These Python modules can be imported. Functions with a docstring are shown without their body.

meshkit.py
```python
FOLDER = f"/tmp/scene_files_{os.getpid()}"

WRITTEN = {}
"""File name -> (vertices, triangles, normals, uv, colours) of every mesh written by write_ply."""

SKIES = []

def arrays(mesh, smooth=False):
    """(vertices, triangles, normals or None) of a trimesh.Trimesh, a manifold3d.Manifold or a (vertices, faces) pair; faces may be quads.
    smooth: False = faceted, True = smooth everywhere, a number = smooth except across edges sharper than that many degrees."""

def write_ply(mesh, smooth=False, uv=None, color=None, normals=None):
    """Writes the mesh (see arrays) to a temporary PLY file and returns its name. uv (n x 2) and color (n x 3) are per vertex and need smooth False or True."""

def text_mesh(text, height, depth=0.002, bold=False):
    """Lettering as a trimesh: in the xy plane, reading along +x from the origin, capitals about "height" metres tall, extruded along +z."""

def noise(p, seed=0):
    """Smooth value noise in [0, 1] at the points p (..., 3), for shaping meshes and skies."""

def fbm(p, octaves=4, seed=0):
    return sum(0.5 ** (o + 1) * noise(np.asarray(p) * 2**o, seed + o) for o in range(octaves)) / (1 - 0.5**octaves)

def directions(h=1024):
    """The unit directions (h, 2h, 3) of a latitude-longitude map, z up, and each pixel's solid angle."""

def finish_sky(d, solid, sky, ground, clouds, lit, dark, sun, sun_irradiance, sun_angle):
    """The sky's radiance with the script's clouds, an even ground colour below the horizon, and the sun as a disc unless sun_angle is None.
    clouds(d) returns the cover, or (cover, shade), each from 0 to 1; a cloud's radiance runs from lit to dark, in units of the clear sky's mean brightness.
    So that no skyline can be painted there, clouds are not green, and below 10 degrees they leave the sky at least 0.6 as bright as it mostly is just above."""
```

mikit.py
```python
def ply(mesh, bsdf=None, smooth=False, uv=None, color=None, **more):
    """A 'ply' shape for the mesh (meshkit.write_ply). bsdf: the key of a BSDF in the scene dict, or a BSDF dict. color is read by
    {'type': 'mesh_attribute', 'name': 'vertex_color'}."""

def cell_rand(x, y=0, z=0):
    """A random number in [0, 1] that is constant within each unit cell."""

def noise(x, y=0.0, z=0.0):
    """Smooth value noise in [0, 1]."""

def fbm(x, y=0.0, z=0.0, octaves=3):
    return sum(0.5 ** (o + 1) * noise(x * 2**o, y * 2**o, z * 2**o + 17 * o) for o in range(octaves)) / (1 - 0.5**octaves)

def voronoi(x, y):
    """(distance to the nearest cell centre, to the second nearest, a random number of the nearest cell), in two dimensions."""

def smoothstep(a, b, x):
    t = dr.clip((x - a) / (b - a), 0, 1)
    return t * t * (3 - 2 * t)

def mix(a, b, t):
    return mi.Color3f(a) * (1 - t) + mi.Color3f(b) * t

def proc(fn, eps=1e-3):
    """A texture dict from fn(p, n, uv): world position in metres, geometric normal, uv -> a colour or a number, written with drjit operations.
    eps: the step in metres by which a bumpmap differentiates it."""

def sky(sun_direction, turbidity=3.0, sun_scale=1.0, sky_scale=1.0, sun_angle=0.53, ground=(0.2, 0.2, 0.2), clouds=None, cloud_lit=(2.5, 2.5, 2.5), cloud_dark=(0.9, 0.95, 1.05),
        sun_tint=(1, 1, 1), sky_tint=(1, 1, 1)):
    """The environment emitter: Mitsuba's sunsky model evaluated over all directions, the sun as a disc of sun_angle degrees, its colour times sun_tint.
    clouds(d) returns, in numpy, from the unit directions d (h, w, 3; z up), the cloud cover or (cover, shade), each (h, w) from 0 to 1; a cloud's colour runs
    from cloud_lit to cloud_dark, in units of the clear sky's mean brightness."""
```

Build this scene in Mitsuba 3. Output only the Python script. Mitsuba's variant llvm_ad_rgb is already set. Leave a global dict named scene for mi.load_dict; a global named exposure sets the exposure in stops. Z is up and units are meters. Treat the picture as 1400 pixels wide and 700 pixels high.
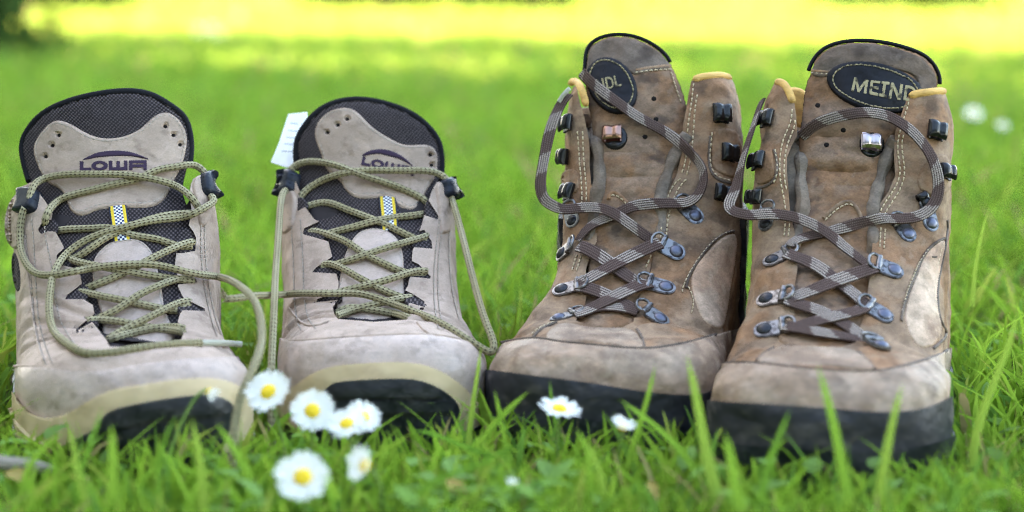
import math, random
import numpy as np
import trimesh
import manifold3d as m3
import drjit as dr
import mitsuba as mi
import mikit, meshkit
from scipy.interpolate import PchipInterpolator, CubicSpline
from scipy.ndimage import gaussian_filter1d, minimum_filter1d
from scipy.spatial import Delaunay, cKDTree
import shapely
import shapely.affinity
from shapely.geometry import Polygon, LineString, Point

# ------------------------------------------------------------------ camera, light, exposure
F = 2916.0                      # focal length in pixels of the 1400 x 700 photograph
HC = 0.235                      # lens height above the soil
PITCH = math.atan(390 / F)      # looking slightly down
CAM = np.array([0.0, 0.0, HC])
FWD = np.array([0, math.cos(PITCH), -math.sin(PITCH)])
UPV = np.array([0, math.sin(PITCH), math.cos(PITCH)])
scene, labels = {}, {}
scene['camera'] = {'type': 'thinlens', 'fov': math.degrees(2 * math.atan(700 / F)), 'fov_axis': 'x',
                   'aperture_radius': 0.0072, 'focus_distance': 1.125, 'near_clip': 0.02, 'far_clip': 400.0,
                   'to_world': mi.ScalarTransform4f().look_at(origin=CAM.tolist(), target=(CAM + FWD).tolist(), up=[0, 0, 1])}
SUN = (-0.83 * math.cos(math.radians(40)), 0.55 * math.cos(math.radians(40)), math.sin(math.radians(40)))
scene['sky'] = mikit.sky(SUN, turbidity=3, sun_scale=0.75, sky_tint=(1.38, 1.0, 0.71), sun_tint=(1.25, 1.0, 1.5))   # white balance set for the shade
exposure = 5.7

rng = np.random.default_rng(7)


# ------------------------------------------------------------------ helpers
def at(px, py, Y):
    px, py, Y = np.broadcast_arrays(np.asarray(px, float), py, Y)
    d = FWD + ((px - 700) / F)[..., None] * np.array([1, 0, 0]) - ((py - 350) / F)[..., None] * UPV
    return CAM + d * (Y / d[..., 1])[..., None]


def number(key):
    if key not in scene and not any(k.startswith(key + '__') for k in scene):
        return key
    n = 1
    while True:
        k = f'{key}_{n:03d}'
        if k not in scene and not any(q.startswith(k + '__') for q in scene):
            return k
        n += 1


def put(key, mesh, bsdf, smooth=35, kind=None, label=None, **kw):
    key = number(key)
    scene[key] = mikit.ply(mesh, bsdf, smooth=smooth, **kw)
    d = {}
    if kind: d['kind'] = kind
    if label: d['label'] = label
    if d: labels[key] = d
    return key


def thing(key, label, category, group=None):
    labels[key] = {'label': label, 'category': category}
    if group: labels[key]['group'] = group
    return key


def man(mesh):
    return m3.Manifold(m3.Mesh(np.asarray(mesh.vertices, np.float32), np.asarray(mesh.faces, np.uint32)))


def tri(m):
    q = m.to_mesh()
    return trimesh.Trimesh(np.array(q.vert_properties[:, :3], float), np.array(q.tri_verts), process=False)


def prism(poly, y0, y1):
    """The wedge of space that the outline (in picture coordinates) cuts between two distances."""
    cs = m3.CrossSection([np.asarray(poly, float)], m3.FillRule.NonZero)
    m = m3.Manifold.extrude(cs, 1.0, 6)
    return m.warp_batch(lambda v: at(v[:, 0], v[:, 1], y0 + (y1 - y0) * v[:, 2]).astype(np.float64))


class MeshSurf:
    def __init__(self, mesh):
        self.m = mesh
        self.m.merge_vertices()
        self.n = np.array(mesh.vertex_normals)

    def hit(self, px):
        px = np.asarray(px, float)
        d = at(px[:, 0], px[:, 1], 1.0) - CAM
        d /= np.linalg.norm(d, axis=1, keepdims=True)
        loc, ri, ti = self.m.ray.intersects_location(np.repeat(CAM[None], len(d), 0), d, multiple_hits=False)
        ok = np.zeros(len(px), bool)
        P, N = np.zeros((len(px), 3)), np.tile([0, -1.0, 0], (len(px), 1))
        if len(ri):
            bc = trimesh.triangles.points_to_barycentric(self.m.triangles[ti], loc)
            n = (self.n[self.m.faces[ti]] * bc[:, :, None]).sum(1)
            n /= np.linalg.norm(n, axis=1, keepdims=True) + 1e-12
            P[ri], N[ri], ok[ri] = loc, n, True
        return P, N, ok

    def __call__(self, px):
        P, N, ok = self.hit(px)
        if not ok.any():        # wholly above the surface: take the distance of the nearest part below
            for dy in range(4, 160, 4):
                P, N, ok = self.hit(np.asarray(px, float) + [0, dy])
                if ok.any(): break
            Y, n = np.median(P[ok][:, 1]), N[ok].mean(0)
            return at(np.asarray(px)[:, 0], np.asarray(px)[:, 1], Y), np.tile(n / np.linalg.norm(n), (len(px), 1))
        if not ok.all() and ok.any():
            _, j = cKDTree(np.asarray(px)[ok]).query(np.asarray(px)[~ok])
            P[~ok] = at(np.asarray(px)[~ok][:, 0], np.asarray(px)[~ok][:, 1], P[ok][j, 1])
            N[~ok] = N[ok][j]
        return P, N


class FuncSurf:
    def __init__(self, fn):
        self.fn = fn

    def __call__(self, px):
        px = np.asarray(px, float)
        g = lambda a, b: at(px[:, 0] + a, px[:, 1] + b, self.fn(px[:, 0] + a, px[:, 1] + b))
        n = np.cross(g(1, 0) - g(-1, 0), g(0, 1) - g(0, -1))
        n /= np.linalg.norm(n, axis=1, keepdims=True)
        n = np.where(n[:, 1:2] > 0, -n, n)
        return g(0, 0), n


def smooth_poly(pts, step=2.5, closed=True, sharp=False):
    p = np.asarray(pts, float)
    if not sharp:
        q = np.vstack([p, p[:1]]) if closed else p
        t = np.r_[0, np.cumsum(np.linalg.norm(np.diff(q, axis=0), axis=1) ** 0.5)]
        cs = CubicSpline(t, q, bc_type='periodic' if closed else 'not-a-knot' if len(q) > 3 else 'natural')
        p = cs(np.linspace(0, t[-1], 16 * len(q)))
        if closed: p = p[:-1]
    ls = LineString(np.vstack([p, p[:1]]) if closed else p)
    n = max(6, int(ls.length / step))
    return np.array([ls.interpolate(k / n, normalized=True).coords[0] for k in range(n if closed else n + 1)])


def sheet(surf, poly, t=0.001, rim=0.0012, lift=0.0, sink=0.0015, step=3.0, back=False, sharp=False, holes=(), wob=0.0):
    """A panel of thickness t with a rounded edge that follows the surface inside an outline."""
    rings = [smooth_poly(poly, step * 0.8, sharp=sharp)] + [smooth_poly(h, step * 0.5) for h in holes]
    pg = Polygon(rings[0], [r for r in rings[1:]])
    if not pg.is_valid:
        pg = pg.buffer(0)
        if pg.geom_type != 'Polygon': pg = max(pg.geoms, key=lambda g: g.area)
        rings = [np.array(pg.exterior.coords[:-1])] + [np.array(i.coords[:-1]) for i in pg.interiors]
    x0, y0, x1, y1 = pg.bounds
    gx, gy = np.meshgrid(np.arange(x0, x1, step), np.arange(y0, y1, step * 0.87))
    gx = gx + (np.arange(len(gx)) % 2)[:, None] * step / 2
    g = np.c_[gx.ravel(), gy.ravel()]
    bd = pg.boundary
    mpx = 1.1 / F
    near = shapely.distance(shapely.points(g), bd)
    g = g[shapely.contains_xy(pg, g[:, 0], g[:, 1]) & (near > step * 0.45)]
    extra = []
    for r in rings:      # a ring close to the edge, for the round of the rim
        for w in (0.35, 0.8):
            e = pg.buffer(-rim / mpx * w)
            if e.is_empty: continue
            for gg in getattr(e, 'geoms', [e]):
                c = np.array(gg.exterior.coords)
                L = gg.exterior.length
                extra += [gg.exterior.interpolate(k / max(8, int(L / step)), normalized=True).coords[0] for k in range(max(8, int(L / step)))]
        break
    if extra:
        extra = np.array(extra)
        if len(g):
            dd, _ = cKDTree(extra).query(g)
            g = g[dd > step * 0.5]
        g = np.vstack([g, extra])
    P2 = np.vstack(rings + [g])
    tr = Delaunay(P2).simplices
    c = P2[tr].mean(1)
    tr = tr[shapely.contains_xy(pg, c[:, 0], c[:, 1])]
    area = np.abs(np.cross(P2[tr[:, 1]] - P2[tr[:, 0]], P2[tr[:, 2]] - P2[tr[:, 0]])) if False else np.abs((P2[tr[:, 1], 0] - P2[tr[:, 0], 0]) * (P2[tr[:, 2], 1] - P2[tr[:, 0], 1]) - (P2[tr[:, 1], 1] - P2[tr[:, 0], 1]) * (P2[tr[:, 2], 0] - P2[tr[:, 0], 0]))
    tr = tr[area > 1e-4]
    P, N = surf(P2)
    dist = shapely.distance(shapely.points(P2), bd) * mpx
    h = lift + t * np.sqrt(np.clip(1 - (1 - np.clip(dist / rim, 0, 1)) ** 2, 0, 1))
    if wob:
        h = h + wob * (meshkit.fbm(P * 90, 3, 5) - 0.5) * np.clip(dist / 0.004, 0, 1)
    V = P + N * h[:, None]
    f = tr.copy()
    fn = np.cross(V[f[:, 1]] - V[f[:, 0]], V[f[:, 2]] - V[f[:, 0]])
    flip = (fn * (CAM - V[f[:, 0]])).sum(1) < 0
    f[flip] = f[flip][:, ::-1]
    faces, verts, n0 = [f], [V], len(V)
    base = 0
    for r in rings:
        k = len(r)
        idx = base + np.arange(k)
        B = P[idx] + N[idx] * (lift - sink)
        verts.append(B)
        a, b = idx, np.roll(idx, -1)
        c_, d_ = n0 + np.arange(k), n0 + np.roll(np.arange(k), -1)
        q = np.vstack([np.c_[a, b, d_], np.c_[a, d_, c_]])
        # outward = away from the polygon: compare with the signed area
        s = np.sum(r[:, 0] * np.roll(r[:, 1], -1) - np.roll(r[:, 0], -1) * r[:, 1])
        if (s < 0) == (base == 0): q = q[:, ::-1]
        faces.append(q)
        n0 += k
        base += k
    if back:
        Bk = P + N * (lift - sink)
        verts.append(Bk)
        faces.append(f[:, ::-1] + n0)
    return trimesh.Trimesh(np.vstack(verts), np.vstack(faces), process=False)


def sweep(path, radius=0.0018, k=10, flat=None, normals=None, cap=True):
    """A cord (flat None) or band (flat = half thickness, radius = half width) along a path; returns mesh, uv (length, turn)."""
    P = np.asarray(path, float)
    n = len(P)
    T = np.gradient(P, axis=0)
    T /= np.linalg.norm(T, axis=1, keepdims=True) + 1e-12
    if normals is None:
        N = np.zeros_like(P)
        a = np.cross(T[0], [0.3, 0.5, 0.8]); N[0] = a / np.linalg.norm(a)
        for i in range(1, n):
            v = N[i - 1] - T[i] * (N[i - 1] @ T[i]); N[i] = v / np.linalg.norm(v)
    else:
        N = normals - T * (normals * T).sum(1, keepdims=True)
        N /= np.linalg.norm(N, axis=1, keepdims=True) + 1e-12
    B = np.cross(T, N)
    u = np.r_[0, np.cumsum(np.linalg.norm(np.diff(P, axis=0), axis=1))]
    r = np.broadcast_to(np.asarray(radius, float), (n,))
    ang = np.linspace(0, 2 * np.pi, k + 1)
    ca, sa = np.cos(ang), np.sin(ang)
    if flat is not None:
        e = 0.55
        ca, sa = np.sign(ca) * np.abs(ca) ** 0.8, np.sign(sa) * np.abs(sa) ** e
    hh = r if flat is None else np.full(n, flat)
    V = P[:, None] + B[:, None] * (r[:, None] * ca)[..., None] + N[:, None] * (hh[:, None] * sa)[..., None]
    uv = np.stack(np.broadcast_arrays(u[:, None], (ang / (2 * np.pi))[None] if flat is None else (ca * 0.5 + 0.5)[None]), -1).reshape(-1, 2)
    V = V.reshape(-1, 3)
    i, j = np.meshgrid(np.arange(n - 1), np.arange(k), indexing='ij')
    a = (i * (k + 1) + j).ravel()
    f = np.vstack([np.c_[a, a + 1, a + k + 2], np.c_[a, a + k + 2, a + k + 1]])
    if cap:
        V = np.vstack([V, P[:1], P[-1:]])
        uv = np.vstack([uv, [[u[0], 0.5], [u[-1], 0.5]]])
        c0, c1 = n * (k + 1), n * (k + 1) + 1
        jj = np.arange(k)
        f = np.vstack([f, np.c_[np.full(k, c0), jj + 1, jj], np.c_[np.full(k, c1), (n - 1) * (k + 1) + jj, (n - 1) * (k + 1) + jj + 1]])
    m = trimesh.Trimesh(V, f, process=False)
    if m.volume < 0: m.faces = m.faces[:, ::-1]
    return m, uv


def rope_path(surf, pts, r, step=2.0, sm=4.0, win=9):
    """Control points (px, py, lift in mm[, distance]) -> points on or above the surface."""
    p = np.array([q[:2] for q in pts], float)
    lift = np.array([(q[2] if len(q) > 2 else 0.0) for q in pts]) * 1e-3
    Yc = np.array([(q[3] if len(q) > 3 else np.nan) for q in pts])
    t = np.r_[0, np.cumsum(np.linalg.norm(np.diff(p, axis=0), axis=1) ** 0.5 + 1e-6)]
    n0 = 40 * len(p)
    tt = np.linspace(0, t[-1], n0)
    pp = CubicSpline(t, p)(tt) if len(p) > 3 else (PchipInterpolator(t, p)(tt) if len(p) > 2 else np.c_[np.interp(tt, t, p[:, 0]), np.interp(tt, t, p[:, 1])])
    L = np.r_[0, np.cumsum(np.linalg.norm(np.diff(pp, axis=0), axis=1))]
    n = max(8, int(L[-1] / step))
    li = np.linspace(0, L[-1], n)
    px = np.c_[np.interp(li, L, pp[:, 0]), np.interp(li, L, pp[:, 1])]
    tq = np.interp(li, L, tt)
    lf = PchipInterpolator(t, lift)(tq)
    P, N, ok = surf.hit(px)
    Y = np.where(ok, P[:, 1], np.nan)
    hold = np.array([not np.isnan(y) for y in Yc])
    # explicit distances: near a control point that has one, it rules
    if hold.any():
        j = np.abs(tq[:, None] - t[None]).argmin(1)
        Y = np.where(hold[j], np.nan, Y)
        for k in np.nonzero(hold)[0]:
            i = np.abs(tq - t[k]).argmin(); Y[i] = Yc[k]
    good = ~np.isnan(Y)
    Y = np.interp(li, li[good], Y[good])
    Y = minimum_filter1d(Y, win, mode='nearest')
    Y = gaussian_filter1d(Y, sm, mode='nearest') - r - lf
    N = gaussian_filter1d(np.where(ok[:, None], N, [0, -0.85, 0.5]), 8, axis=0, mode='nearest')
    out = at(px[:, 0], px[:, 1], Y)
    return out, N / np.linalg.norm(N, axis=1, keepdims=True), px


def dashes(surf, path, length=2.2, gap=1.3, r=0.00035, lift=0.0004, closed=False, scale=2650.0):
    """Stitches: short lengths of thread on the surface, joined (lengths in millimetres)."""
    p = smooth_poly(path, 0.8, closed=closed)
    P, N = surf(p)
    P = P + N * lift
    u = np.r_[0, np.cumsum(np.linalg.norm(np.diff(P, axis=0), axis=1))]
    out, s = [], 0.0
    while s + length * 1e-3 < u[-1]:
        q = np.linspace(s, s + length * 1e-3, 4)
        c = np.stack([np.interp(q, u, P[:, k]) for k in range(3)], 1)
        nn = np.stack([np.interp(q, u, N[:, k]) for k in range(3)], 1)
        c = c + nn * (np.array([-0.5, 0.6, 0.6, -0.5]) * r)[:, None]
        m, _ = sweep(c, r, 5)
        out.append(m)
        s += (length + gap) * 1e-3
    return trimesh.util.concatenate(out)


def tube_on(surf, path, r, lift=0.0, k=8, flat=None, step=2.0, closed=False):
    p = smooth_poly(path, step, closed=False)
    P, N = surf(p)
    P = P + N * lift
    for ax in range(3): P[:, ax] = gaussian_filter1d(P[:, ax], 1.5, mode='nearest')
    return sweep(P, r, k, flat=flat, normals=N if flat is not None else None)[0]


def frame_on(surf, px, toward):
    """Position and axes on the surface: x points to the picture point 'toward', z is the normal."""
    P, N = surf(np.array([px, toward], float))
    n = N[0]
    x = P[1] - P[0]; x -= n * (x @ n); x /= np.linalg.norm(x)
    M = np.eye(4); M[:3, 0], M[:3, 1], M[:3, 2], M[:3, 3] = x, np.cross(n, x), n, P[0]
    return M


def text_on(surf, text, org, height, angle=0.0, t=0.0006, sx=1.0, lift=0.0, bold=True, shear=0.0):
    m = meshkit.text_mesh(text, 1.0, depth=1.0, bold=bold)
    m = m.subdivide_to_size(0.35)if False else m
    v = np.array(m.vertices)
    c, s = math.cos(math.radians(angle)), math.sin(math.radians(angle))
    X, Yv = v[:, 0] * sx * height + v[:, 1] * shear * height, -v[:, 1] * height
    px = np.c_[org[0] + c * X - s * Yv, org[1] + s * X + c * Yv]
    P, N = surf(px)
    V = P + N * (lift + v[:, 2] * t)[:, None]
    out = trimesh.Trimesh(V, m.faces, process=False)
    if out.volume < 0: out.faces = out.faces[:, ::-1]
    return out


def block_text(surf, org, height, width, angle, t, lift):
    """L O W A in heavy extended capitals without counters' corners, as on the tongue."""
    h, k = 1.0, 0.30
    ln = lambda p: LineString(p).buffer(k / 2, cap_style=2, join_style=2)
    shapes = [ln([(0.15, 1.0), (0.15, 0.15), (1.0, 0.15)]),
              Point(0, 0).buffer(1).buffer(0) and shapely.affinity.translate(shapely.affinity.scale(Point(0, 0).buffer(1, 10), 0.72, 0.5), 1.75, 0.5).difference(shapely.affinity.translate(shapely.affinity.scale(Point(0, 0).buffer(1, 10), 0.36, 0.24), 1.75, 0.5)),
              ln([(2.72, 1.0), (2.72, 0.15), (4.05, 0.15), (4.05, 1.0)]).union(ln([(3.385, 0.15), (3.385, 0.95)])),
              ln([(4.5, 0.0), (4.5, 0.85), (5.75, 0.85), (5.75, 0.0)]).union(ln([(4.5, 0.42), (5.75, 0.42)]))]
    ms = []
    for g in shapes:
        for q in getattr(g, 'geoms', [g]):
            ms.append(trimesh.creation.extrude_polygon(q, 1.0, engine='earcut'))
    m = cat(*ms).subdivide()
    v = np.array(m.vertices)
    c, s = math.cos(math.radians(angle)), math.sin(math.radians(angle))
    X, Yv = v[:, 0] / 5.9 * width, -v[:, 1] * height
    P, N = surf(np.c_[org[0] + c * X - s * Yv, org[1] + s * X + c * Yv])
    return trimesh.Trimesh(P + N * (lift + v[:, 2] * t)[:, None], m.faces, process=False)


def ellipse(cx, cy, a, b, ang=0.0, n=40):
    t = np.linspace(0, 2 * np.pi, n, endpoint=False)
    c, s = math.cos(math.radians(ang)), math.sin(math.radians(ang))
    return np.c_[cx + a * np.cos(t) * c - b * np.sin(t) * s, cy + a * np.cos(t) * s + b * np.sin(t) * c]


def cat(*m):
    return trimesh.util.concatenate(list(m))


# ------------------------------------------------------------------ materials
def two(b): return {'type': 'twosided', 'bsdf': b}


def pr(col, rough=0.6, spec=0.4, metallic=0.0, **kw):
    c = col if isinstance(col, dict) else {'type': 'rgb', 'value': list(col)}
    return {'type': 'principled', 'base_color': c, 'roughness': rough, 'specular': spec, 'metallic': metallic, **kw}


def bump(fn, scale, b, eps=3e-4):
    return {'type': 'bumpmap', 'tex': mikit.proc(fn, eps), 'scale': scale, 'bsdf': b}


ss, fbm, noise, mix = mikit.smoothstep, mikit.fbm, mikit.noise, mikit.mix


def leather(light, mid, dark, f=45.0, lo=0.42, hi=0.62, grain=0.10):
    def fn(p, n, uv):
        a = fbm(p.x * f, p.y * f, p.z * f, 4)
        b = fbm(p.x * f * 3.1 + 7, p.y * f * 3.1, p.z * f * 3.1, 3)
        c = mix(mid, light, ss(0.35, 0.65, a))
        c = mix(c, dark, ss(lo, hi, fbm(p.x * f * 1.7 + 40, p.y * f * 1.7 + 3, p.z * f * 1.7, 4)) * ss(0.35, 0.6, b) * 0.8)
        g = noise(p.x * 1500, p.y * 1500, p.z * 1500)
        w = fbm(p.x * 260 + p.z * 90, p.y * 260, p.z * 520, 3)      # rubbed streaks of the nap
        return c * (0.80 + 0.22 * g + 0.20 * w)
    return fn


def leather_bump(p, n, uv):
    return fbm(p.x * 900, p.y * 900, p.z * 900, 2) * 0.35 + fbm(p.x * 130, p.y * 130, p.z * 130, 3)


def leather_mat(l, m, d, rough=0.62, **kw):
    return two(bump(leather_bump, 0.0011, pr(mikit.proc(leather(l, m, d, **kw)), rough, 0.35, sheen=0.25)))


def leather_mat(l, m, d, rough=0.62, spec=0.18, bumpy=0.0011, **kw):
    return two(bump(leather_bump, bumpy, pr(mikit.proc(leather(l, m, d, **kw)), rough, spec)))


scene['mat_taupe'] = leather_mat((0.415, 0.317, 0.255), (0.355, 0.268, 0.213), (0.255, 0.188, 0.148), f=75, lo=0.5, hi=0.68)
scene['mat_toe'] = leather_mat((0.435, 0.338, 0.285), (0.375, 0.288, 0.240), (0.29, 0.217, 0.18), rough=0.42, spec=0.5, f=75, lo=0.5, hi=0.68)


def nubuck(rust, worn, stain, f=52.0):
    def fn(p, n, uv):
        a = fbm(p.x * f, p.y * f, p.z * f, 4)
        b = fbm(p.x * f * 1.3 + 9, p.y * f * 1.3, p.z * f * 1.3 + 5, 5)
        c = fbm(p.x * f * 2.6 + 40, p.y * f * 2.6 + 3, p.z * f * 2.6, 4)
        k = mix(rust, worn, ss(0.38, 0.62, a))
        k = mix(k, stain, ss(0.53, 0.72, b) * 0.65)
        k = k * (0.80 + 0.38 * ss(0.3, 0.7, c))
        g = noise(p.x * 1300, p.y * 1300, p.z * 1300)
        h = fbm(p.x * 330 + p.z * 80, p.y * 330, p.z * 520, 3)
        sc = ss(0.62, 0.74, fbm(p.x * 210 - p.z * 120, p.y * 200, p.z * 90, 3))   # scuffs
        k = mix(k, worn, sc * 0.6)
        return k * (0.66 + 0.34 * g + 0.36 * h)
    return fn


def nubuck_mat(r, w, d, rough=0.7, spec=0.15, **kw):
    return two(bump(leather_bump, 0.0013, pr(mikit.proc(nubuck(r, w, d, **kw)), rough, spec)))


scene['mat_brown'] = nubuck_mat((0.228, 0.128, 0.070), (0.252, 0.170, 0.112), (0.095, 0.060, 0.042))
scene['mat_tongue'] = nubuck_mat((0.205, 0.114, 0.062), (0.212, 0.140, 0.094), (0.040, 0.032, 0.030), f=70.0)
scene['mat_tan'] = nubuck_mat((0.41, 0.27, 0.19), (0.46, 0.34, 0.25), (0.28, 0.185, 0.13))
scene['mat_cap'] = nubuck_mat((0.262, 0.178, 0.122), (0.302, 0.222, 0.163), (0.18, 0.122, 0.086), rough=0.55, spec=0.25)
scene['mat_suede'] = nubuck_mat((0.155, 0.115, 0.085), (0.185, 0.148, 0.118), (0.07, 0.055, 0.045))
scene['mat_shaft'] = nubuck_mat((0.118, 0.086, 0.066), (0.135, 0.105, 0.085), (0.06, 0.045, 0.038))
scene['mat_collar'] = leather_mat((0.66, 0.42, 0.14), (0.60, 0.36, 0.11), (0.42, 0.23, 0.08))


def weave(p, n, uv):
    a = dr.sin(p.x * 2900 + p.z * 700) * dr.sin(p.z * 3300)
    return mix((0.022, 0.018, 0.020), (0.108, 0.090, 0.092), ss(-0.2, 0.7, a)) * (0.8 + 0.4 * noise(p.x * 300, p.y * 300, p.z * 300))


def weave_bump(p, n, uv):
    return dr.sin(p.x * 2900 + p.z * 700) * dr.sin(p.z * 3300) * 0.5


scene['mat_weave'] = two(bump(weave_bump, 0.0004, pr(mikit.proc(weave), 0.85, 0.08), 1.5e-4))
scene['mat_lining'] = two(pr((0.040, 0.034, 0.036), 0.9, 0.06))
scene['mat_binding'] = two(pr((0.010, 0.010, 0.013), 0.75, 0.12))


def dusty(base, dust, f=70, amount=0.6):
    def fn(p, n, uv):
        a = fbm(p.x * f, p.y * f, p.z * f * 1.5, 4)
        g = noise(p.x * 900, p.y * 900, p.z * 900)
        return mix(base, dust, ss(0.48, 0.75, a) * amount * (0.5 + 0.5 * g))
    return fn


def rub_bump(p, n, uv):
    return fbm(p.x * 260, p.y * 260, p.z * 260, 3)


scene['mat_rubber'] = two(bump(rub_bump, 0.0006, pr(mikit.proc(dusty((0.008, 0.010, 0.015), (0.030, 0.030, 0.034))), 0.42, 0.4)))
scene['mat_rand'] = two(bump(rub_bump, 0.0007, pr(mikit.proc(dusty((0.026, 0.026, 0.031), (0.10, 0.09, 0.085), 90, 0.75)), 0.55, 0.2)))
scene['mat_cream'] = two(bump(rub_bump, 0.0004, pr(mikit.proc(dusty((0.56, 0.43, 0.255), (0.36, 0.255, 0.145), 60, 0.6)), 0.5, 0.25)))


def cord_col(p, n, uv):
    u, v = uv.x / 0.0026, uv.y * 8
    a = dr.sin((u + v) * math.pi) * dr.sin((u - v) * math.pi)
    base = mix((0.27, 0.235, 0.135), (0.37, 0.33, 0.21), noise(uv.x * 90, uv.y * 3))
    return mix(base, (0.045, 0.036, 0.022), ss(0.25, 0.6, a) * 0.95)


def cord_bump(p, n, uv):
    u, v = uv.x / 0.0026, uv.y * 8
    return dr.sin((u + v) * math.pi) * dr.sin((u - v) * math.pi) * 0.5


scene['mat_cord'] = two(bump(cord_bump, 0.0005, pr(mikit.proc(cord_col), 0.8, 0.1), 2e-4))


def band_col(p, n, uv):
    u, v = uv.x, uv.y
    k = dr.floor(v * 5)
    w = v * 5 - k
    ph = (u - v * 0.006) / 0.024 + 0.06 * mikit.cell_rand(k, 3, 1)
    on = ss(0.47, 0.50, ph - dr.floor(ph)) * (1 - ss(0.93, 0.97, ph - dr.floor(ph)))
    line = ss(0.16, 0.30, w) * (1 - ss(0.70, 0.84, w))
    weft = 0.75 + 0.25 * dr.sin(u * 6000 + k * 3)
    brown = mix((0.085, 0.055, 0.048), (0.158, 0.108, 0.096), line)
    pale = mix((0.125, 0.09, 0.08), (0.47, 0.395, 0.35), line)
    return mix(brown, pale, on) * weft


def band_bump(p, n, uv):
    w = uv.y * 5 - dr.floor(uv.y * 5)
    return ss(0.0, 0.3, w) * (1 - ss(0.7, 1.0, w)) + 0.25 * dr.sin(uv.x * 6000)


scene['mat_band'] = two(bump(band_bump, 0.0004, pr(mikit.proc(band_col), 0.8, 0.1), 1.5e-4))


def webbing(p, n, uv):
    # uv: x along, y across the strap
    e = dr.abs(uv.y - 0.5)
    chk = ss(-0.2, 0.2, dr.sin(uv.x * 2.1e3) * dr.sin(uv.y * 25))
    c = mix((0.70, 0.72, 0.72), (0.02, 0.03, 0.10), chk)
    c = mix(c, (0.60, 0.44, 0.04), ss(0.24, 0.26, e))
    return mix(c, (0.03, 0.035, 0.06), ss(0.41, 0.43, e))


scene['mat_webbing'] = two(pr(mikit.proc(webbing), 0.8, 0.1))
scene['mat_plastic'] = two(pr((0.010, 0.013, 0.022), 0.4, 0.25))
scene['mat_enamel'] = two(pr((0.006, 0.006, 0.007), 0.18, 0.35))


def worn_metal(p, n, uv):
    a = fbm(p.x * 500, p.y * 500, p.z * 500, 3)
    return mix((0.20, 0.195, 0.20), (0.065, 0.06, 0.06), ss(0.45, 0.7, a))


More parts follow.
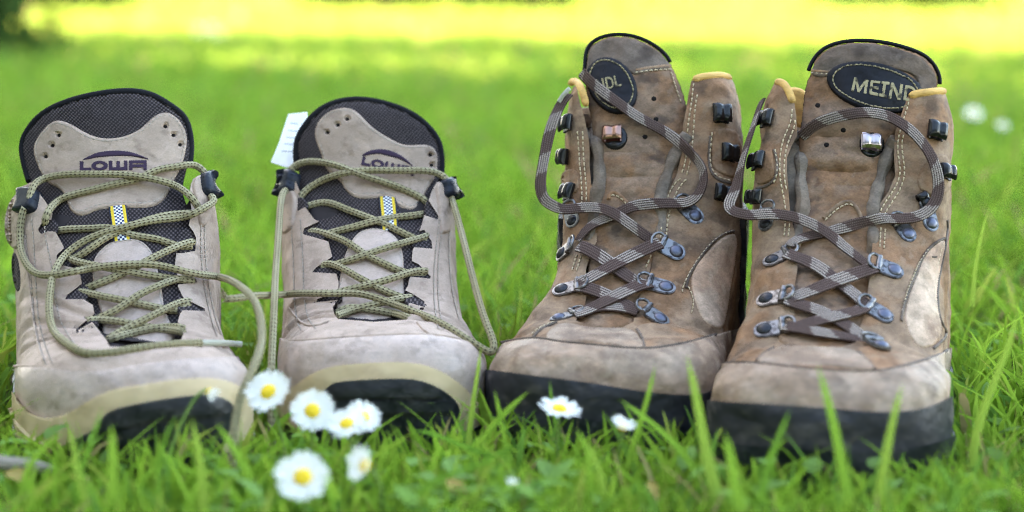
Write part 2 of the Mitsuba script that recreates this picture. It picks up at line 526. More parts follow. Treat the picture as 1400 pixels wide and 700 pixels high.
scene['mat_metal'] = two(pr(mikit.proc(worn_metal), 0.34, 0.5, metallic=0.85))
scene['mat_rivet'] = two(pr((0.12, 0.125, 0.165), 0.4, 0.5, metallic=0.9))
scene['mat_dark_rivet'] = two(pr((0.03, 0.03, 0.035), 0.3, 0.3, metallic=0.6))
scene['mat_copper'] = two(pr((0.34, 0.20, 0.155), 0.24, 0.5, metallic=1.0))
scene['mat_silver'] = two(pr((0.42, 0.36, 0.375), 0.22, 0.5, metallic=1.0))
scene['mat_thread'] = two(pr((0.52, 0.42, 0.29), 0.8, 0.2))
scene['mat_thread_grey'] = two(pr((0.36, 0.31, 0.26), 0.8, 0.2))
scene['mat_embroidery'] = two(pr((0.050, 0.034, 0.060), 0.85, 0.08))


def worn_thread(p, n, uv):
    return mix((0.33, 0.28, 0.17), (0.05, 0.044, 0.034), ss(0.5, 0.72, fbm(p.x * 420, p.y * 420, p.z * 420, 3)))


scene['mat_gold_thread'] = two(pr(mikit.proc(worn_thread), 0.8, 0.08))
scene['mat_badge'] = two(bump(rub_bump, 0.0003, pr((0.007, 0.007, 0.011), 0.5, 0.2)))
scene['mat_label'] = two(pr((0.88, 0.88, 0.87), 0.7, 0.3))
scene['mat_print'] = two(pr((0.45, 0.45, 0.47), 0.7, 0.3))
scene['mat_aglet'] = two(pr((0.36, 0.36, 0.29), 0.3, 0.4))
scene['mat_hole'] = two(pr((0.012, 0.010, 0.009), 0.9, 0.1))


# ------------------------------------------------------------------ the shoe: a last that all the panels follow
def wobble(V, N, amp, seed):
    h = (meshkit.fbm(V * 38 + seed, 3, seed) - 0.5) * amp * 2 + (meshkit.fbm(V * 120 + seed, 2, seed + 3) - 0.5) * amp * 0.7
    return V + N * h[:, None]


class Last:
    def __init__(self, d0, cx, table, toe_round=0.055, amp=0.0012, seed=1, zb=0.008, zt0=0.030, creases=()):
        t = np.array(table, float)          # s, left px, right px, top z, shoulder z, exponent
        self.d0, self.s = d0, t[:, 0]
        xl = (t[:, 1] - 700) / F * (d0 + t[:, 0]); xr = (t[:, 2] - 700) / F * (d0 + t[:, 0])
        self.fl, self.fr = PchipInterpolator(t[:, 0], xl), PchipInterpolator(t[:, 0], xr)
        self.fz, self.fs, self.fn = (PchipInterpolator(t[:, 0], t[:, k]) for k in (3, 4, 5))
        self.cx = (cx - 700) / F * d0
        self.R, self.zt0, self.zb = toe_round, zt0, zb
        self.L = t[-1, 0]
        self.amp, self.seed, self.creases = amp, seed, creases
        self.base = self.build()
        self.N = np.array(self.base.vertex_normals)

    def plan(self, s):
        q = np.clip(s / self.R, 0, 1)
        w = (1 - (1 - q) ** 2.35) ** (1 / 2.35)
        e = np.clip((self.L - s) / 0.05, 0, 1)
        w = w * (1 - (1 - e) ** 2.2) ** (1 / 2.2)
        l, r = self.fl(s), self.fr(s)
        c = np.where(s < self.R, self.cx + (0.5 * (l + r) - self.cx) * q, 0.5 * (l + r))
        return c + (l - c) * w, c + (r - c) * w

    def build(self):
        a = np.linspace(0, 1, 46)
        s = np.r_[0.0004 + self.R * (1 - np.cos(a * np.pi / 2)), np.linspace(self.R, self.L - 0.05, 96)[1:], self.L - 0.0004 - 0.05 * (1 - np.cos(a[::-1] * np.pi / 2))[1:]]
        s = np.unique(np.clip(s, 0.0004, self.L - 0.0004))
        l, r = self.plan(s)
        q = np.clip(s / 0.03, 0, 1)
        zt = self.zt0 + (self.fz(s) - self.zt0) * (1 - (1 - q) ** 2.2) ** (1 / 2.2)
        zs, n = np.minimum(self.fs(s), zt - 0.004), self.fn(s)
        K = 120
        ph = np.linspace(0, np.pi, K)
        c, sn = np.cos(ph), np.sin(ph)
        rr = (np.abs(c)[None] ** n[:, None] + np.abs(sn)[None] ** n[:, None]) ** (-1 / n[:, None])
        hw, cx = (r - l) / 2, (r + l) / 2
        x = cx[:, None] + hw[:, None] * rr * c
        z = zs[:, None] + (zt - zs)[:, None] * rr * sn
        side = np.linspace(1, 0, 9)[1:]
        xr = np.repeat(r[:, None], 8, 1); zr = self.zb + (zs - self.zb)[:, None] * side
        X = np.hstack([xr[:, ::-1], x, np.repeat(l[:, None], 8, 1)])
        Z = np.hstack([zr[:, ::-1], z, zr])
        M = X.shape[1]
        V = np.stack([X, np.repeat((self.d0 + s)[:, None], M, 1), Z], -1)
        ns = len(s)
        i, j = np.meshgrid(np.arange(ns - 1), np.arange(M), indexing='ij')
        a0, b0 = i * M + j, i * M + (j + 1) % M
        f = np.vstack([np.c_[a0.ravel(), b0.ravel(), (b0 + M).ravel()], np.c_[a0.ravel(), (b0 + M).ravel(), (a0 + M).ravel()]])
        V = V.reshape(-1, 3)
        for st in (0, ns - 1):
            ci = len(V)
            V = np.vstack([V, V[st * M:(st + 1) * M].mean(0)])
            jj = np.arange(M)
            k = np.c_[np.full(M, ci), st * M + jj, st * M + (jj + 1) % M]
            f = np.vstack([f, k[:, ::-1] if st == 0 else k])
        m = trimesh.Trimesh(V, f, process=False)
        if m.volume < 0: m.invert()
        v, nn = np.array(m.vertices), np.array(m.vertex_normals)
        for s0, dep, wid, tilt, curve in self.creases:      # flexing folds across the vamp
            xx = v[:, 0] - self.cx
            q = (v[:, 1] - self.d0 - s0 - tilt * xx - curve * xx ** 2 - 0.004 * (meshkit.noise(v * 70, self.seed) - 0.5)) / wid
            v = v + nn * (dep * (0.45 * np.exp(-(q - 1.6) ** 2) + 0.45 * np.exp(-(q + 1.6) ** 2) - np.exp(-q ** 2)) * np.clip(nn[:, 2] * 2, 0, 1))[:, None]
        m.vertices = wobble(v, nn, self.amp, self.seed)
        return m

    def off(self, o):
        return trimesh.Trimesh(np.array(self.base.vertices) + self.N * o, self.base.faces, process=False)

    def inside(self, x, y, m=0.002):
        s = y - self.d0
        l, r = self.plan(np.clip(s, 0, self.L))
        return (s > -m) & (s < self.L + m) & (x > l - m) & (x < r + m)

    def outline(self, grow):
        s = np.r_[np.linspace(0.0004, 0.05, 40), np.linspace(0.055, self.L - 0.05, 50), np.linspace(self.L - 0.045, self.L - 0.0004, 40)]
        l, r = self.plan(s)
        return Polygon(np.vstack([np.c_[l, self.d0 + s], np.c_[r, self.d0 + s][::-1]])).buffer(grow)


def shell(last, o_out, o_in, poly, y0, y1, one=False):
    m = (man(last.off(o_out)) - man(last.off(o_in))) ^ prism(poly, y0, y1)
    return tri(max(m.decompose(), key=lambda q: q.volume()) if one else m)


def outsole(root, last, mat, grow=0.003, h=0.011):
    pg = last.outline(grow)
    m = man(trimesh.creation.extrude_polygon(pg, h, engine='earcut').apply_translation([0, 0, 0.001]))
    x0, y0, x1, y1 = pg.bounds
    k = 0
    y = y0 + 0.010
    inner = man(trimesh.creation.extrude_polygon(pg.buffer(-0.014), 0.02, engine='earcut'))
    while y < y1:
        b = m3.Manifold.cube((x1 - x0 + 0.02, 0.006, 0.007)).translate((x0 - 0.01, y, -0.0005))
        m = m - (b - inner)
        y += 0.017
    put(root + '__outsole', tri(m), mat, 30)


def build_upper(root, last, throat, sky, mat, lining_mat, thick=0.0028, deep=0.0075, cavity=0.19, zcut=0.10):
    d0 = last.d0
    out, inn = man(last.off(0.0)), man(last.off(-thick))
    hole = prism(throat, d0 - 0.05, d0 + cavity + 0.02)
    b = last.base.bounds
    ankle = man(last.off(-0.009)) ^ m3.Manifold.cube((0.4, 0.4, 0.4)).translate((b[0, 0] - 0.05, d0 + cavity, 0.045))
    rear = m3.Manifold.cube((0.4, 0.4, 0.2)).translate((b[0, 0] - 0.05, d0 + cavity + 0.02, zcut))
    up = (out - inn) - hole - rear
    ups = [q for q in up.decompose() if q.volume() > 1e-6]
    up = ups[0]
    for q in ups[1:]: up = up + q
    put(root + '__upper', tri(up), mat, 40)
    lin = man(last.off(-deep)) - prism(sky, d0 - 0.05, d0 + 0.4) - ankle - rear.translate((0, 0, -0.012))
    put(root + '__lining', tri(lin), lining_mat, 40)
    return tri(up), tri(lin)


def tongue_surf(rows, Ys, cx, k=11.0, dents=()):
    f, c = PchipInterpolator(rows, Ys, extrapolate=True), PchipInterpolator(*zip(*cx), extrapolate=True)
    def fn(px, py):
        y = f(py) + k * ((px - c(py)) / F * 1.12) ** 2
        for x0, y0, rx, ry, dep in dents:
            y = y + dep * 1e-3 * np.exp(-((px - x0) / rx) ** 2 - ((py - y0 - 0.0015 * (px - x0) ** 2 / max(ry, 1)) / ry) ** 2)
        return y
    return FuncSurf(fn)


def cord(key, surf, pts, r, mat, kind='cord', sm=3.5, win=7):
    P, N, px = rope_path(surf, pts, r, sm=sm, win=win)
    rr = np.full(len(P), r)
    m, uv = sweep(P, rr, 12)
    return put(key, m, mat, True, uv=uv)


def band(key, surf, pts, w, mat, sm=5.0, win=9, twist=None):
    P, N, px = rope_path(surf, pts, 0.0012, sm=sm, win=win)
    for a in range(3): P[:, a] = gaussian_filter1d(P[:, a], 2, mode='nearest')
    if twist is not None:
        tw = PchipInterpolator(np.linspace(0, 1, len(twist)), np.radians(twist))(np.linspace(0, 1, len(P)))
        T = np.gradient(P, axis=0); T /= np.linalg.norm(T, axis=1, keepdims=True)
        N = N - T * (N * T).sum(1, keepdims=True); N /= np.linalg.norm(N, axis=1, keepdims=True)
        N = N * np.cos(tw)[:, None] + np.cross(T, N) * np.sin(tw)[:, None]
    m, uv = sweep(P, w / 2, 16, flat=0.0008, normals=N)
    return put(key, m, mat, True, uv=uv)


def strap(surf, a, b, w, lift=0.0012, n=24):
    """A flat strap from picture point a to b of width w px; uv along and across."""
    a, b = np.array(a, float), np.array(b, float)
    d = (b - a) / np.linalg.norm(b - a)
    s = np.array([d[1], -d[0]])
    V, uv = [], []
    for i in range(n + 1):
        for j in range(9):
            V.append(a + (b - a) * i / n + s * w * (j / 8 - 0.5)); uv.append((i / n, j / 8))
    P, N = surf(np.array(V))
    bow = np.array([math.sin(math.pi * q[0]) for q in uv])
    P = P + N * (lift + 0.001 * bow)[:, None]
    L = np.linalg.norm(P[n * 9 + 4] - P[4])
    uv = np.array(uv) * [L, 1]
    back = P - N * 0.0008
    i, j = np.meshgrid(np.arange(n), np.arange(8), indexing='ij')
    q = (i * 9 + j).ravel()
    f = np.vstack([np.c_[q, q + 1, q + 10], np.c_[q, q + 10, q + 9]])
    m = trimesh.Trimesh(P, f, process=False)
    if (m.face_normals * (CAM - P[0])).sum() < 0: f = f[:, ::-1]
    k = len(P)
    rim = np.r_[np.arange(0, 9), np.arange(1, n + 1) * 9 + 8, n * 9 + np.arange(7, -1, -1), np.arange(n - 1, 0, -1) * 9]
    r2 = np.roll(rim, -1)
    f = np.vstack([f, f[:, ::-1] + k, np.c_[rim, r2, r2 + k], np.c_[rim, r2 + k, rim + k]])
    return trimesh.Trimesh(np.vstack([P, back]), f, process=False), np.vstack([uv, uv])


# hardware, in local axes (x towards the throat, z out of the leather), metres
def eyelet(root, surf, px, toward, size=1.0, dark=False, ring=True, squash=1.0, ring_tilt=8):
    M = frame_on(surf, px, toward)
    size = size * 1.2
    S = np.diag([size, size * squash, size, 1])
    cs = m3.CrossSection.circle(0.0042, 24) + m3.CrossSection.square((0.0070, 0.0084)).translate((0.0, -0.0042))
    pl = m3.Manifold.extrude(cs.offset(-0.0003, m3.JoinType.Round), 0.0011) + m3.Manifold.extrude(cs, 0.0008)
    curl = m3.Manifold.cylinder(0.0084, 0.0013, 0.0013, 16).rotate((90, 0, 0)).translate((0.0072, 0.0042, 0.0012))
    pl = pl + curl
    e = put(root + '__eyelet', tri(pl).apply_transform(M @ S @ np.diag([1, 1, 1, 1])), 'mat_metal', 30)
    dome = trimesh.creation.icosphere(3, 0.0031); dome.apply_scale([1, 1, 0.55]); dome.apply_translation([0, 0, 0.0009])
    put(e + '__rivet', dome.apply_transform(M @ S), 'mat_dark_rivet' if dark else 'mat_rivet', True)
    if ring:
        t = np.linspace(0, 2 * np.pi, 40)
        x, y = 0.0030 * np.cos(t), 0.0040 * np.sin(t)
        a = math.radians(ring_tilt)
        R = np.c_[0.0092 + x * math.cos(a), y, 0.0014 + (x + 0.0030) * math.sin(a)]
        m, _ = sweep(R, 0.0007, 8, cap=False)
        put(e + '__ring', m.apply_transform(M @ S), 'mat_metal', True)
    return e


def lace_hook(root, surf, px, toward, w=0.0105, size=1.0, lift=0.0, mat='mat_enamel'):
    M = frame_on(surf, px, toward)
    t = np.linspace(0, 1, 18)
    ang = np.radians(-90 + 180 * t)
    arc = np.c_[0.0030 + 0.0028 * np.cos(ang), 0.0038 + 0.0028 * np.sin(ang)]
    path = np.vstack([[[-0.0050, 0.0010]], arc, [[0.0, 0.0067]], [[-0.0040, 0.0064]], [[-0.0056, 0.0056]]])
    pg = LineString(path).buffer(0.0008, cap_style=1, join_style=1)
    m = trimesh.creation.extrude_polygon(pg, w, engine='earcut')
    m = m.subdivide_to_size(0.0016)
    v = np.array(m.vertices)
    # pressed plate: waisted in the middle, its sides bent down
    yy = v[:, 2] - w / 2
    sag = (yy / (w / 2)) ** 4 * 0.0016 * np.clip((v[:, 1] - 0.003) / 0.004, 0, 1)
    dip = np.exp(-((v[:, 0] + 0.0005) / 0.0016) ** 2) * 0.0009 * np.clip((v[:, 1] - 0.004) / 0.002, 0, 1)
    m.vertices = np.c_[v[:, 0], yy * (1 - 0.10 * np.exp(-((v[:, 0] + 0.0005) / 0.0022) ** 2)), v[:, 1] - sag - dip]
    if m.volume < 0: m.invert()
    m.apply_transform(np.diag([size, size, size, 1]))
    m.apply_translation([0, 0, lift])
    m.vertices = np.array(m.vertices) * (0.82 if mat == 'mat_enamel' else 0.9)
    h = put(root + '__hook', m.apply_transform(M), mat, 40)
    base = tri(m3.Manifold.extrude(m3.CrossSection.circle(0.0036, 20), 0.0009)).apply_translation([-0.002, 0, 0])
    put(h + '__base', base.apply_transform(M), 'mat_dark_rivet', 30)
    return h


def hole_at(surf, px, r=3.0, t=0.0003):
    return sheet(surf, ellipse(px[0], px[1], r, r * 0.9, 0, 14), t=t, rim=0.0006, step=1.6, sink=0.0008)


# ================================================================== LOW SHOES
def low_shoe(root, D):
    L = D['last']
    d0 = L.d0
    up, lin = build_upper(root, L, D['throat'], D['sky'], 'mat_taupe', 'mat_lining', zcut=D.get('zcut', 0.10))
    S = MeshSurf(L.base.copy())
    # toe: cream rand all round, dark bumper with ribs in front
    rand = shell(L, 0.0024, -0.001, D['rand'], d0 - 0.06, d0 + 0.4)
    put(root + '__rand', rand, 'mat_cream', 40)
    if 'rand_seam' in D: put(root + '__seam', tube_on(S, D['rand_seam'], 0.0011, lift=0.0024), 'mat_cream', True)
    bump_ = shell(L, 0.0040, 0.0, D['bumper'], d0 - 0.06, d0 + 0.07)
    bk = put(root + '__toe_bumper', bump_, 'mat_rubber', 40)
    bb = Polygon(D['bumper'])
    for poly in D['ribs']:
        g = Polygon(poly).intersection(bb.buffer(-7))
        if g.is_empty: continue
        put(bk + '__rib', shell(L, 0.0064, 0.002, np.array(g.exterior.coords[:-1]), d0 - 0.06, d0 + 0.07, one=True), 'mat_rubber', 40)
    outsole(root, L, 'mat_rubber')
    # toe cap over the vamp, with its stitched upper edge
    cap = shell(L, 0.0008, -0.001, D['cap'], d0 - 0.06, d0 + 0.4)
    put(root + '__toe_cap', cap, 'mat_toe', 40)
    # tongue
    D['tongue'] = [(x, y + 5 if y < D['bind_row'] - 60 else y) for x, y in D['tongue']]     # room for the binding
    TS = tongue_surf(*D['tongue_depth'])
    tm = sheet(TS, D['tongue'], t=0.004, rim=0.004, sink=0.004, step=4, back=True)
    tk = put(root + '__tongue', tm, 'mat_weave', True)
    TM = MeshSurf(tm.copy())
    edge = [p for p in D['tongue'] if p[1] < D['bind_row']]
    put(tk + '__binding', tube_on(TS, edge, 0.0021, lift=0.0012, k=10), 'mat_binding', True)
    ov = sheet(TM, D['overlay'], t=0.0014, rim=0.0012, holes=[ellipse(x, y, 2.6, 2.4, 0, 12) for x, y in D['holes']], wob=0.0006)
    ok = put(tk + '__overlay', ov, 'mat_taupe', 35)
    OS = MeshSurf(ov.copy())
    pg = Polygon(smooth_poly(D['overlay'])).buffer(-4.5)
    put(ok + '__stitching', dashes(TM, np.array(pg.exterior.coords)[::3], 1.6, 1.0, 0.0003, lift=0.0014), 'mat_thread_grey', True, kind='stuff')
    put(ok + '__eyeholes', cat(*[hole_at(TM, q, 2.7) for q in D['holes']]), 'mat_hole', 35, kind='stuff')
    put(ok + '__crest', sheet(TM, D['arc'], t=0.0008, rim=0.0006, lift=0.0013, step=2), 'mat_embroidery', 35)
    put(ok + '__lettering', block_text(TM, *D['text'], t=0.0007, lift=0.0013), 'mat_embroidery', 30)
    # centre pad of leather under the laces
    pd = sheet(TM, D['pad'], t=0.0016, rim=0.0018, wob=0.0012)
    put(tk + '__pad', pd, 'mat_toe', 35)
    pgp = Polygon(smooth_poly(D['pad'])).buffer(-4)
    put(tk + '__stitching', dashes(TM, np.array(pgp.exterior.coords)[::3], 1.6, 1.0, 0.0003, lift=0.0016), 'mat_thread_grey', True, kind='stuff')
    sm, suv = strap(TM, *D['tag'])
    put(tk + '__lace_keeper', sm, 'mat_webbing', True, uv=suv, label='yellow edged strap with blue and white checks')
    # seams of the quarters
    st = [dashes(S, q, 1.7, 1.1, 0.0003, lift=0.0004) for q in D['seams']]
    put(root + '__stitching', cat(*st), 'mat_thread_grey', True, kind='stuff')
    for q in D['welts']:
        put(root + '__seam', tube_on(S, q, 0.0007, lift=0.0002), 'mat_taupe', True)
    for q in D['vents']:
        put(root + '__vent', sheet(S, q, t=0.0006, rim=0.001), 'mat_weave', 35)
    for q in D['loops']:
        put(root + '__lace_loop', sheet(S, q, t=0.0048, rim=0.0026, lift=0.0004, sink=0.004, step=2.2, sharp=False), 'mat_plastic', 40)
    for q in D['straps']:
        put(root + '__loop_strap', sheet(S, q, t=0.0016, rim=0.0012, sink=0.003, step=2.5), 'mat_taupe', 35)
    # webbing in the notches of the eyelet row
    for q in D['tabs']:
        put(root + '__eyelet_loop', sheet(FuncSurf(lambda a, b: S(np.c_[a, b])[0][:, 1] + 0.0032), q, t=0.0008, rim=0.0008, step=2), 'mat_weave', 35)
    if 'label' in D:
        lk = put(tk + '__care_label', sheet(D['label_surf'], D['label'], t=0.0002, rim=0.0003, sink=0.0003, back=True, sharp=True), 'mat_label', 35, label='white fabric care label sticking out sideways')
        pq = []
        for i, y in enumerate((168, 178, 187, 196, 206)):
            pq.append(sheet(D['label_surf'], [(397 - i * 3, y), (408 - i * 1.2, y + 1), (408 - i * 1.2, y + 2.6), (397 - i * 3, y + 1.8)], t=0.0001, lift=0.0003, rim=0.0002, sink=0.0001, step=2, sharp=True))
        put(lk + '__print', cat(*pq), 'mat_print', False, kind='stuff')
    C = MeshSurf(cat(up, lin, tm, ov, pd, cap, rand))
    for q in D['laces']:
        cord(root + '__lace', C, q, 0.00195, 'mat_cord')
    return C


def band_poly(q):
    """Two far corners, a smooth upper edge, two far corners."""
    q = [tuple(p) for p in q]
    return np.vstack([smooth_poly(q[:-2], 5, closed=False), q[-2:]])


A = {}
A['last'] = Last(0.965, 215, [
    (0.00, 20, 336, 0.058, 0.030, 2.6), (0.03, 17, 334, 0.0585, 0.032, 2.6), (0.05, 13, 333, 0.0585, 0.032, 2.6), (0.08, 12, 325, 0.0600, 0.032, 2.4),
    (0.115, 13, 303, 0.0755, 0.034, 2.5), (0.145, 13, 293, 0.0980, 0.040, 3.0), (0.175, 14, 294, 0.1260, 0.050, 4.0), (0.19, 13, 296, 0.1370, 0.055, 4.6),
    (0.22, 18, 292, 0.120, 0.05, 3.5), (0.26, 30, 282, 0.112, 0.05, 3.0), (0.29, 50, 262, 0.10, 0.05, 2.6)], seed=3, creases=((0.056, 0.0016, 0.0022, 0.12, 6.0), (0.067, 0.0020, 0.0026, -0.05, 5.0), (0.079, 0.0016, 0.0024, 0.08, 7.0)))
A['throat'] = [(150, 474), (146, 466), (137, 454), (131, 446), (126, 440), (104, 453), (104, 450), (129, 429), (127, 417), (114, 409), (89, 409), (92, 403), (112, 388), (110, 377), (100, 366), (82, 362), (77, 358), (78, 348), (87, 340),
               (87, 337), (76, 317), (66, 316), (56, 320), (52, 314), (58, 303), (70, 300), (72, 292), (62, 275), (52, 262), (45, 248), (30, 255), (8, 268), (-60, 270), (-60, -150), (380, -150), (380, 255), (303, 252), (286, 243), (264, 244),
               (259, 262), (262, 290), (258, 308), (264, 316), (268, 325), (267, 343), (250, 346), (241, 346), (239, 363), (243, 379), (268, 381), (269, 386), (244, 389), (243, 391), (249, 404), (252, 408), (280, 422), (280, 425), (250, 424), (246, 429), (243, 440), (251, 456), (247, 466), (200, 474)]
A['sky'] = [(-60, 285), (40, 270), (60, 290), (120, 300), (200, 300), (250, 290), (262, 268), (380, 270), (380, -150), (-60, -150)]
A['rand'] = band_poly([(-60, 515), (15, 534), (31, 555), (51, 569), (72, 571), (98, 562), (123, 547), (154, 533), (193, 526), (231, 520), (270, 517), (303, 519), (329, 529), (339, 539), (420, 545), (420, 760), (-60, 760)])
A['bumper'] = smooth_poly([(54, 632), (87, 609), (120, 592), (134, 580), (144, 567), (167, 557), (206, 549), (244, 543), (283, 540), (306, 545), (319, 555), (318, 575), (310, 600), (300, 640), (290, 690), (60, 690)], 5)
A['ribs'] = [[(120, 585 - 3), (200, 560), (340, 548), (340, 562), (200, 575), (120, 598)], [(100, 604), (200, 583), (340, 572), (340, 588), (200, 600), (100, 622)], [(60, 634), (200, 609), (340, 597), (340, 625), (200, 640), (60, 660)]]
A['cap'] = band_poly([(-60, 497), (13, 501), (64, 503), (123, 508), (160, 503), (220, 494), (280, 489), (330, 487), (420, 480), (420, 600), (-60, 600)])
A['tongue_depth'] = ([122, 160, 200, 260, 300, 330, 400, 440, 475], [1.172, 1.163, 1.156, 1.144, 1.129, 1.114, 1.0855, 1.068, 1.05], [(122, 146), (260, 153), (330, 172), (400, 178), (475, 195)], 9.0)
A['tongue'] = [(60, 300), (43, 250), (36, 224), (33, 194), (39, 177), (56, 156), (86, 139), (124, 128), (171, 122), (206, 127), (231, 141), (249, 156), (257, 177), (259, 199), (256, 229), (250, 262), (262, 300), (266, 345), (262, 400), (265, 430), (258, 476), (130, 478), (90, 430), (82, 400), (70, 350)]
A['bind_row'] = 262
A['overlay'] = [(66, 250), (58, 239), (47, 211), (51, 190), (69, 169), (81, 165), (99, 171), (116, 181), (141, 189), (171, 186), (193, 175), (210, 160), (227, 154), (244, 164), (254, 184), (254, 203), (247, 229), (236, 250), (227, 269), (210, 282), (163, 284), (129, 289), (111, 295), (96, 286), (86, 263)]
A['holes'] = [(81, 185), (72, 199), (63, 214), (226, 173), (237, 185), (246, 198)]
A['arc'] = [(114, 220), (128, 212), (143, 208), (158, 207), (173, 208), (188, 212), (203, 219), (188, 216.5), (173, 215), (158, 215), (143, 216), (128, 218)]
A['text'] = ((111, 235), 13.0, 89.0, -0.8)
A['pad'] = [(128, 358), (138, 342), (150, 333), (170, 328), (190, 329), (206, 342), (213, 360), (221, 395), (228, 430), (236, 470), (150, 474), (140, 440), (130, 400)]
A['tag'] = ((161, 283), (168, 333), 24)
A['seams'] = [[(44, 300), (47, 340), (50, 394), (54, 440), (64, 478), (72, 498)], [(36, 322), (40, 360), (44, 394), (48, 440), (58, 484), (64, 500)], [(62, 310), (64, 332), (72, 372), (78, 420), (94, 460), (118, 486), (150, 492)],
              [(281, 280), (279, 330), (282, 370), (290, 420), (303, 460)], [(276, 280), (274, 330), (276, 370), (284, 420), (297, 462)], [(18, 506), (64, 508), (123, 513)]]
A['rand_seam'] = [(20, 556), (30, 578), (46, 596), (66, 607)]
A['welts'] = [[(18, 501), (64, 503), (123, 508), (160, 503)], [(33, 322), (38, 370), (42, 404), (48, 450), (60, 494)]]
A['vents'] = [ellipse(22, 372, 5.5, 27, -6)]
A['loops'] = [[(29, 259), (40, 257), (53, 262), (52, 280), (46, 290), (24, 291), (27, 277)], [(273, 239), (290, 237), (292, 246), (288, 254), (299, 267), (297, 272), (277, 268), (272, 252)]]
A['straps'] = [[(28, 264), (18, 272), (10, 292), (12, 330), (24, 340), (30, 300), (34, 270)], [(264, 247), (275, 240), (284, 262), (286, 300), (275, 310), (268, 280)]]
A['tabs'] = [[(54, 304), (74, 300), (76, 318), (54, 320)], [(76, 342), (90, 340), (100, 360), (78, 364)], [(84, 412), (112, 386), (122, 396), (116, 412)], [(100, 456), (128, 428), (134, 440), (128, 448)], [(244, 318), (266, 315), (270, 344), (244, 347)], [(238, 378), (272, 378), (272, 390), (240, 390)], [(244, 402), (252, 404), (284, 424), (246, 428)]]
A['laces'] = [
    [(40, 276, 4), (46, 254, 3), (56, 246, 2), (86, 239, 2), (129, 238, 3), (171, 239, 4), (206, 244, 4), (240, 254, 2), (261, 269, 0), (272, 286, -2)],
    [(287, 250, 3), (281, 238, 3), (266, 226, 2), (240, 228, 1), (214, 233, 0), (189, 244, 0), (163, 250, 0), (120, 261, 0), (86, 271, 0), (66, 289, 0), (63, 312, -2)],
    [(76, 316, -1), (100, 313, 0), (129, 312, 0), (152, 312, -0.6), (180, 321, 0), (214, 327, 0), (236, 334, 0), (262, 336, -2)],
    [(264, 292, -2), (250, 292, 0), (215, 297, 0), (172, 312, 0.5), (140, 328, 2), (107, 350, 1), (84, 354, -2)],
    [(288, 268, 4), (292, 275, 5), (283, 282, 5), (257, 295, 4), (214, 301, 4), (171, 310, 5), (129, 323, 5), (94, 344, 5), (77, 366, 4), (70, 389, 4), (67, 417, 4), (69, 440, 4), (77, 457, 4), (94, 471, 3), (112, 481, 1), (140, 483, 0), (171, 479, 0), (214, 473, 0), (276, 469, 1)],
    [(34, 284, 4), (29, 300, 4), (28, 336, 3), (34, 357, 3), (51, 374, 4), (86, 374, 8), (129, 366, 7), (180, 361, 8), (223, 364, 8), (266, 374, 5), (309, 381, 4), (334, 396, 0, 1.02), (350, 416, 0, 1.00), (358, 461, 0, 0.975), (349, 496, 0, 0.955), (334, 530, 0, 0.945), (324, 564, 0, 0.94), (319, 599, 0, 0.935), (317, 640, 0, 0.93), (315, 700, 0, 0.93)],
    [(94, 352, -2), (101, 356, 1), (125, 362, 2), (170, 370, 3), (210, 377, 2), (245, 382, 1), (264, 384, -2)],
    [(264, 331, -2), (250, 334, 1), (210, 352, 3), (177, 369, 1), (150, 381, 0), (128, 390, 0), (108, 399, -2)],
    [(104, 399, -2), (117, 400, 1), (140, 405, 2), (160, 409, 2.5), (190, 415, 0), (217, 421, 0), (240, 424, 0), (258, 416, -2)],
    [(262, 383, -2), (241, 382, 1), (211, 393, 2.5), (185, 406, 3), (158, 424, 2), (131, 436, 0), (118, 441, -2)],
    [(118, 438, -2), (131, 437, 1), (150, 438, 2), (171, 441, 2), (195, 446, 0), (225, 450, 0), (250, 454, -1)],
    [(262, 414, -2), (249, 413, 1), (217, 427, 2.5), (189, 441, 3), (160, 456, 1), (148, 464, -1)],
    [(147, 464, -1), (160, 461, 0.5), (189, 453, 0), (231, 447, 0), (252, 450, -2)],
]
thing('hiking_shoe', 'grey-taupe low hiking shoe at the far left of the row, with oval side vent', 'shoe', 'hiking shoes and boots in a row on the lawn')
CA = low_shoe('hiking_shoe', A)

B = {}
B['last'] = Last(1.01, 535, [
    (0.00, 384, 664, 0.058, 0.030, 2.6), (0.03, 380, 664, 0.0600, 0.032, 2.6), (0.05, 378, 663, 0.0605, 0.032, 2.6), (0.08, 377, 655, 0.0630, 0.032, 2.4),
    (0.105, 380, 640, 0.0705, 0.034, 2.5), (0.14, 383, 628, 0.0920, 0.040, 3.0), (0.175, 384, 621, 0.1210, 0.050, 4.0), (0.19, 382, 623, 0.1330, 0.055, 4.6),
    (0.22, 390, 612, 0.118, 0.05, 3.5), (0.26, 400, 600, 0.110, 0.05, 3.0), (0.29, 415, 585, 0.10, 0.05, 2.6)], seed=11, creases=((0.056, 0.0016, 0.0022, -0.10, 6.0), (0.067, 0.0020, 0.0026, -0.05, 5.0), (0.079, 0.0016, 0.0024, -0.1, 7.0)))
B['throat'] = [(462, 436), (457, 429), (455, 420), (462, 410), (433, 413), (434, 409), (462, 398), (463, 386), (460, 374), (427, 372), (432, 366), (454, 351), (453, 346), (449, 330), (414, 320), (416, 312), (436, 303), (430, 300), (417, 283), (408, 288), (400, 283), (404, 270), (410, 262), (405, 250), (400, 236),
               (380, 232), (330, 236), (330, -150), (720, -150), (720, 250), (627, 250), (612, 246), (597, 249), (590, 262), (586, 274), (600, 296), (598, 300), (580, 294), (576, 309), (573, 316), (580, 314), (590, 330), (591, 340), (566, 338), (564, 343), (563, 357), (572, 361), (589, 378), (588, 381), (561, 378), (559, 383), (558, 390), (554, 397), (563, 401), (580, 412), (581, 420), (560, 414), (557, 420), (557, 437), (510, 440)]
B['sky'] = [(330, 250), (395, 250), (420, 280), (480, 285), (560, 285), (590, 262), (720, 262), (720, -150), (330, -150)]
